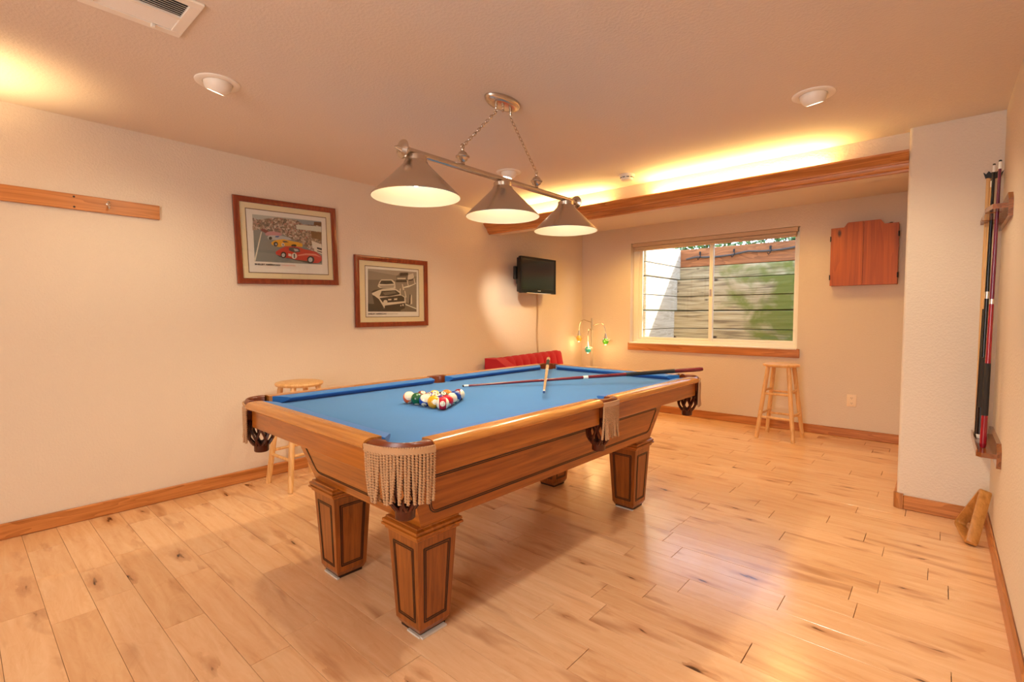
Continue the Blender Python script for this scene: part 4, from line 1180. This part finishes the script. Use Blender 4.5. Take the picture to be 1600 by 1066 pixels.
def picture(name_label, centre, w, h, tilt, polys, matw, math_, fw, texts):
    """local x runs to the viewer's right (+Y in the room), local y up, local z out of the wall"""
    o = thing('framed_picture', name_label, 'picture')
    R = Matrix(((0, 0, 1), (1, 0, 0), (0, 1, 0))).to_4x4() @ Matrix.Rotation(tilt, 4, 'Z')
    o.matrix_world = Matrix.Translation(Vector((0.001, centre[0], centre[1]))) @ R
    W, Hh = w / 2, h / 2
    b = B()
    prof = [(0.0, 0.0), (0.0, 0.018), (0.004, 0.024), (0.012, 0.026), (fw - 0.006, 0.021), (fw, 0.017), (fw, 0.0)]
    rings = []
    for sx, sy in ((-1, -1), (1, -1), (1, 1), (-1, 1)):
        rings.append([(sx * (W - d), sy * (Hh - d), z) for d, z in prof])
    Rg = [[b.bm.verts.new(p) for p in r_] for r_ in rings]
    for i in range(4):
        A, C = Rg[i], Rg[(i + 1) % 4]
        for k in range(len(prof) - 1):
            b.face([A[k], A[k + 1], C[k + 1], C[k]])
    b.done('frame', M_FRAME, o, smooth=30)
    b = B()
    b.box((-W + fw - 0.002, -Hh + fw - 0.002, 0.0), (W - fw + 0.002, Hh - fw + 0.002, 0.008))
    b.done('mat', M_MAT, o, smooth=0)
    ct, st = math.cos(-tilt), math.sin(-tilt)
    keys = []
    b = B()
    z = 0.0088
    # mat's dark fillet around the print
    (mx0, my0, mx1, my1) = matw
    keys.append('line_fillet')
    PM['line_fillet'] = M_MATLINE
    e = 0.006
    b.poly([(mx0 - e, my0 - e, z), (mx1 + e, my0 - e, z), (mx1 + e, my1 + e, z), (mx0 - e, my1 + e, z)], 0)
    for col, pts in polys:
        if col == 'paper':
            pts = [(mx0, my1), (mx1, my1), (mx1, my0), (mx0, my0)]
        else:
            pts = [(ct * x - st * y, st * x + ct * y) for x, y in pts]
        if col not in keys:
            keys.append(col)
        z += 0.00009
        b.poly([(x, y, z) for x, y in pts], keys.index(col))
    bmesh.ops.triangulate(b.bm, faces=b.bm.faces[:])
    pr = b.done('print', [pmat(k) for k in keys], o, smooth=0)
    for body, size, tx, ty, mt, sx in texts:
        me = text_mesh(body, size, 0.0006 if mt == 'black' else 0.0002)
        wdt = max(v.co.x for v in me.vertices)
        for v in me.vertices:
            v.co = Vector((tx + v.co.x * sx / wdt, ty + v.co.y, z + 0.0006))
        me.materials.append(pmat(mt))
        t_ = bpy.data.objects.new('lettering', me)
        COL.objects.link(t_)
        t_.parent = pr
    # glazing
    b = B()
    b.box((-W + fw - 0.002, -Hh + fw - 0.002, 0.0155), (W - fw + 0.002, Hh - fw + 0.002, 0.0168))
    b.done('glass', M_GLASS, o, smooth=0)
    return o
picture('framed colour print of red and yellow race cars, the larger picture, nearer the camera', (1.804, 1.832), 0.808, 0.650, math.radians(1.9), POSTER_A, (-0.315, -0.235, 0.315, 0.235), 0.5, 0.043,
        [('SHELBY AMERICAN', 0.017, -0.276, -0.181, 'black', 0.19), ('COLLECTION', 0.011, -0.076, -0.178, 'redlight', 0.11)])
picture('framed sepia print of race cars cornering, the smaller picture, beyond the colour one', (2.784, 1.479), 0.818, 0.648, math.radians(0.4), POSTER_B, (-0.298, -0.229, 0.298, 0.229), 0.5, 0.045,
        [('SHELBY AMERICAN', 0.017, -0.281, -0.209, 'black', 0.195), ('COLLECTION', 0.010, -0.078, -0.207, 'greya', 0.12)])

# ------------------------------------------------------------------ coat rail
cr = thing('coat_rail', 'oak coat rail board with one metal hook on the left wall', 'coat rail', (0.0, 0.30, 1.938))
B().box((0.0, -0.9, -0.045), (0.019, 0.642, 0.045), bev=0.002).done('board', M_OAKY, cr)
q = B()
q.lathe([(0.010, 0.0), (0.010, 0.003), (0.006, 0.005)], (0.019, 0.374, 0.012), (1, 0, 0), n=12)
q.tube([(0.02, 0.374, 0.012), (0.034, 0.374, 0.014), (0.044, 0.374, 0.022)], [0.004, 0.004, 0.007], 8)
q.tube([(0.022, 0.374, 0.008), (0.030, 0.374, -0.008), (0.042, 0.374, -0.018), (0.052, 0.374, -0.014), (0.055, 0.374, -0.004)], 0.0038, 8)
q.done('hook', M_STEEL, cr)
for z in (0.030, -0.030):
    B().lathe([(0.006, 0.0), (0.005, 0.0015), (0.0, 0.002)], (0.019, 0.215, z), (1, 0, 0), n=10).done('screw', M_INLAY, cr)

# ------------------------------------------------------------------ television
tv = thing('television', 'black wall-mounted television on the left wall near the back corner', 'television', (0.0, 4.785, 1.745))
q = B()
q.box((0.120, -0.335, -0.205), (0.165, 0.335, 0.205), bev=0.012, seg=2)
q.box((0.160, -0.350, -0.218), (0.195, 0.350, 0.218), bev=0.010, seg=2)
q.done('casing', M_BLACK, tv)
q = B()
for a, c in (((-0.35, -0.218), (-0.318, 0.218)), ((0.318, -0.218), (0.35, 0.218)), ((-0.318, 0.184), (0.318, 0.218)), ((-0.318, -0.218), (0.318, -0.168))):
    q.box((0.193, a[0], a[1]), (0.203, c[0], c[1]), bev=0.004)
q.done('bezel', M_BLACK, tv)
B().box((0.192, -0.32, -0.17), (0.197, 0.32, 0.186)).done('screen', plain('dark_screen', '#1b1712', 0.12, spec=0.9), tv)
B().box((0.2028, -0.028, -0.190), (0.2042, 0.028, -0.181)).done('badge', M_STEEL, tv)
B().tube([(0.2, -0.24, -0.214), (0.206, -0.12, -0.216), (0.207, 0.0, -0.217), (0.206, 0.12, -0.216), (0.2, 0.24, -0.214)], 0.004, 6).done('speaker_lip', M_STEEL, tv)
q = B()
q.box((0.001, -0.20, -0.10), (0.02, 0.20, 0.10), bev=0.003)
q.box((0.02, -0.05, -0.05), (0.09, 0.05, 0.05), bev=0.004)
q.box((0.088, -0.36, -0.055), (0.122, -0.26, 0.10), bev=0.006)
q.box((0.088, -0.26, -0.06), (0.122, 0.20, 0.06), bev=0.004)
q.done('wall_mount', M_BLACKM, tv)
M_CORD = plain('pale_cord', '#c9a878', 0.6)
for dy in (0.0, 0.022):
    pts = [(0.006, 4.975 + dy + 0.012 * math.sin(k * 0.5) + 0.002 * k, 1.56 - 0.06 * k) for k in range(25)]
    tag(B().tube(pts, 0.0035, 6).done('power_cord', M_CORD, smooth=60), 'thin pale cord hanging from the television down the left wall, ' + ('left of the pair' if dy == 0 else 'right of the pair'), 'cord')

# ------------------------------------------------------------------ red tufted seat behind the table
sf = thing('tufted_sofa', 'small red velvet channel-tufted sofa behind the pool table by the left wall', 'sofa', (0.06, 4.02, 0.0))
# back standing along the wall; upright channels on its face
LB = 1.30
q = B()
q.prism([(0.0, 0.12), (0.14, 0.12), (0.13, 0.60), (0.10, 0.735), (0.08, 0.760), (0.0, 0.760)], lambda u, v, d: (u, d, v + 0.03 * (d / LB)), 0.0, LB)
q.done('backrest', M_REDFAB, sf, smooth=30)
NCH = 9
for k in range(NCH):
    ya = 0.09 + k * (LB - 0.09) / NCH
    yb3 = ya + (LB - 0.09) / NCH
    rings = []
    for m in range(9):
        t = m / 8
        yy = ya + (yb3 - ya) * t
        bulge = 0.026 * math.sqrt(max(0.0, 1 - (2 * t - 1) ** 2)) + 0.002
        dz = 0.03 * (yy / LB)
        R = []
        for x, z, s in ((0.125, 0.35, 1.0), (0.118, 0.60, 1.0), (0.10, 0.70, 0.9), (0.075, 0.752, 0.55), (0.03, 0.764, 0.25)):
            R.append((x + bulge * s, yy, z + dz + (0.004 * (bulge / 0.018) if z > 0.7 else 0)))
        R += [(0.02, yy, 0.70 + dz), (0.02, yy, 0.35)]
        rings.append(R)
    B().loft(rings).done('tuft', M_REDFAB, sf, smooth=50)
q = B()
q.prism([(0.0, 0.12), (0.62, 0.12), (0.62, 0.56), (0.58, 0.60), (0.30, 0.715), (0.18, 0.775), (0.0, 0.775)], lambda u, v, d: (u, d, v), -0.05, 0.09)
q.done('armrest', M_REDFAB, sf, smooth=30)
q = B()
q.prism([(0.0, 0.12), (0.58, 0.12), (0.58, 0.50), (0.54, 0.54), (0.0, 0.56)], lambda u, v, d: (u, d, v), LB - 0.0, LB + 0.06)
q.done('armrest', M_REDFAB, sf, smooth=30)
B().box((0.10, 0.09, 0.14), (0.66, LB, 0.44), bev=0.03, seg=3).done('seat', M_REDFAB, sf)
for x, yy in ((0.05, 0.0), (0.05, LB), (0.58, 0.0), (0.58, LB)):
    B().lathe([(0.018, 0.0), (0.028, 0.125)], (x, yy, 0), n=12).done('leg', M_BLACKM, sf)

# ------------------------------------------------------------------ tree lamp with coloured glass
M_PEWTER = plain('pewter', '#a89a86', 0.35, 0.0, spec=0.8)
tl = thing('tree_lamp', 'slim metal floor lamp with three coloured glass pendants in the back corner', 'lamp', (0.329, 5.80, 0.0))
B().lathe([(0.14, 0.0), (0.14, 0.012), (0.05, 0.025), (0.016, 0.04)], n=28).done('base', M_NICKEL, tl)
B().lathe([(0.0165, 0.03), (0.0165, 1.045), (0.019, 1.05), (0.019, 1.065), (0.0145, 1.07), (0.0145, 1.215), (0.010, 1.222), (0.0, 1.226)], n=16).done('pole', M_PEWTER, tl)
def glassy(nm, col):
    m = plain(nm, col, 0.08, spec=0.8, Coat_Weight=0.6)
    bs = m.node_tree.nodes['Principled BSDF']
    bs.inputs['Emission Color'].default_value = lin(col)
    bs.inputs['Emission Strength'].default_value = 0.25
    return m
for (dx, dy, z0, zg, col, nm) in ((-0.225, 0.02, 1.165, 0.935, '#e0a838', 'amber_glass'), (0.018, -0.13, 1.05, 0.795, '#2fae8e', 'teal_glass'), (0.178, 0.06, 1.12, 0.905, '#4fae1e', 'green_glass')):
    d = Vector((dx, dy, 0))
    q = B()
    q.tube([Vector((0, 0, z0)), d * 0.25 + Vector((0, 0, z0 + 0.012)), d * 0.62 + Vector((0, 0, z0 + 0.035)), d * 0.86 + Vector((0, 0, z0 + 0.012)), d * 0.97 + Vector((0, 0, z0 - 0.05)), d + Vector((0, 0, zg + 0.085))], 0.0055, 8)
    q.done('arm', M_NICKEL, tl)
    c = d + Vector((0, 0, zg))
    light('tree_lamp_bulb', 'POINT', (0.329 + dx, 5.80 + dy, zg - 0.055), 0.7, (1.0, 0.62, 0.26), shadow_soft_size=0.03)
    q = B()
    q.lathe([(0.009, 0.115), (0.013, 0.10), (0.020, 0.055), (0.026, 0.040)], c, n=14)
    sk = q.done('socket', M_STEEL, tl)
    q = B()
    q.lathe([(0.026, 0.040), (0.042, 0.015), (0.044, -0.002), (0.032, -0.030), (0.010, -0.046), (0.0, -0.047)], c, n=18, cap=False)
    q.done('glass_shade', glassy(nm, col), sk)
    q = B()
    q.tube([c + Vector((0.064 * math.cos(a), 0.064 * math.sin(a), 0.022 + 0.006 * math.sin(2 * a))) for a in [2 * PI * k / 18 for k in range(18)]], 0.0035, 6, closed=True)
    for a in (0.4, 2.5, 4.6):
        q.tube([c + Vector((0.022 * math.cos(a), 0.022 * math.sin(a), 0.045)), c + Vector((0.064 * math.cos(a), 0.064 * math.sin(a), 0.024)), c + Vector((0.05 * math.cos(a), 0.05 * math.sin(a), -0.01)), c + Vector((0.02 * math.cos(a), 0.02 * math.sin(a), -0.042))], 0.003, 5)
    q.done('cage', M_STEEL, sk)

# ------------------------------------------------------------------ dartboard cabinet
cb2 = thing('dartboard_cabinet', 'varnished knotty pine dartboard cabinet with two closed doors and iron hinges', 'cabinet', (3.338, YB, 1.85))
CW, CZ0, CZ1 = 0.272, -0.29, 0.285
def topz(x):
    ax = abs(x)
    if ax < 0.128:
        return 0.335
    if ax < 0.165:
        return 0.335 - 0.045 * (0.5 - 0.5 * math.cos(PI * (ax - 0.128) / 0.037))
    return 0.290
q = B()
for a, c in (((-CW, -0.095, CZ0), (-CW + 0.016, -0.0, CZ1)), ((CW - 0.016, -0.095, CZ0), (CW, -0.0, CZ1)), ((-CW + 0.016, -0.095, CZ0), (CW - 0.016, 0.0, CZ0 + 0.016)), ((-CW + 0.016, -0.095, CZ1 - 0.016), (CW - 0.016, 0.0, CZ1)), ((-CW + 0.016, -0.012, CZ0 + 0.016), (CW - 0.016, 0.0, CZ1 - 0.016))):
    q.box(a, c, bev=0.0015)
q.done('carcass', M_PINED, cb2)
for s in (-1, 1):
    xs = sorted([0.0012 * s, s * CW])
    pts = [(xs[0], CZ0)] + [(xs[1], CZ0)]
    m = 20
    pts += [(xs[1] + (xs[0] - xs[1]) * k / m, topz(xs[1] + (xs[0] - xs[1]) * k / m)) for k in range(m + 1)]
    q = B()
    q.prism(pts, lambda u, v, d: (u, d, v), -0.117, -0.096)
    dr = q.done('door', M_PINED, cb2, smooth=30)
    for z in (0.185, -0.205):
        q = B()
        q.box((s * CW - 0.004, -0.122, z - 0.024), (s * CW + 0.004, -0.07, z + 0.024), bev=0.0015)
        q.tube([(s * (CW + 0.004), -0.1, z - 0.026), (s * (CW + 0.004), -0.1, z + 0.026)], 0.005, 8)
        q.done('hinge', M_BLACKM, dr)
q = B()
q.lathe([(0.016, 0.0), (0.014, 0.012), (0.0, 0.016)], (0.21, -0.07, CZ1 + 0.004), n=12)
q.done('latch_knob', M_BLACKM, cb2)

# ------------------------------------------------------------------ outlet
ol = thing('wall_outlet', 'ivory double wall outlet low on the back wall right of the window', 'outlet', (3.272, YB, 0.385))
M_IV = plain('ivory_plastic', '#ead3b4', 0.4)
B().box((-0.041, -0.006, -0.062), (0.041, 0.0, 0.062), bev=0.003, seg=2).done('cover_plate', M_IV, ol)
for z in (0.026, -0.026):
    q = B()
    q.prism([(0.017 * math.cos(2 * PI * k / 16), max(-0.0135, min(0.0135, 0.018 * math.sin(2 * PI * k / 16)))) for k in range(16)], lambda u, v, d: (u, d, v + z), -0.0078, -0.005)
    sk = q.done('socket', M_IV, ol)
    q = B()
    for x in (-0.0065, 0.0065):
        q.box((x - 0.0012, -0.0082, z - 0.002), (x + 0.0012, -0.0076, z + 0.007))
    q.box((-0.002, -0.0082, z - 0.010), (0.002, -0.0076, z - 0.006))
    q.done('slot', M_BLACKM, sk)

# ------------------------------------------------------------------ stools
def stool(loc, rz, label):
    o = thing('wooden_stool', label, 'stool', loc, (0, 0, rz), 'round pine bar stools')
    HS = 0.765
    B().lathe([(0.0, HS - 0.032), (0.14, HS - 0.032), (0.163, HS - 0.026), (0.170, HS - 0.014), (0.166, HS - 0.004), (0.152, HS), (0.0, HS)], n=36, cap=False).done('seat', M_PINE, o, smooth=40)
    def lp(sx, sy, z):
        k = 1 - z / HS
        return Vector((sx * (0.092 + 0.078 * k), sy * (0.092 + 0.078 * k), z))
    for sx in (1, -1):
        for sy in (1, -1):
            B().tube([lp(sx, sy, 0), lp(sx, sy, 0.25), lp(sx, sy, HS - 0.03)], [0.0185, 0.0205, 0.020], 12).done('leg', M_PINE, o, smooth=60)
    for s in (1, -1):
        for z in (0.22, 0.46):
            B().tube([lp(1, s, z), lp(-1, s, z)], 0.0115, 10).done('rung', M_PINE, o, smooth=60)
        for z in (0.25, 0.49):
            B().tube([lp(s, 1, z), lp(s, -1, z)], 0.0115, 10).done('rung', M_PINE, o, smooth=60)
    return o
stool((0.325, 1.71, 0), math.radians(2), 'round pine stool between the left wall and the pool table')
stool((2.715, 5.60, 0), math.radians(-3), 'round pine stool standing below the right end of the window')
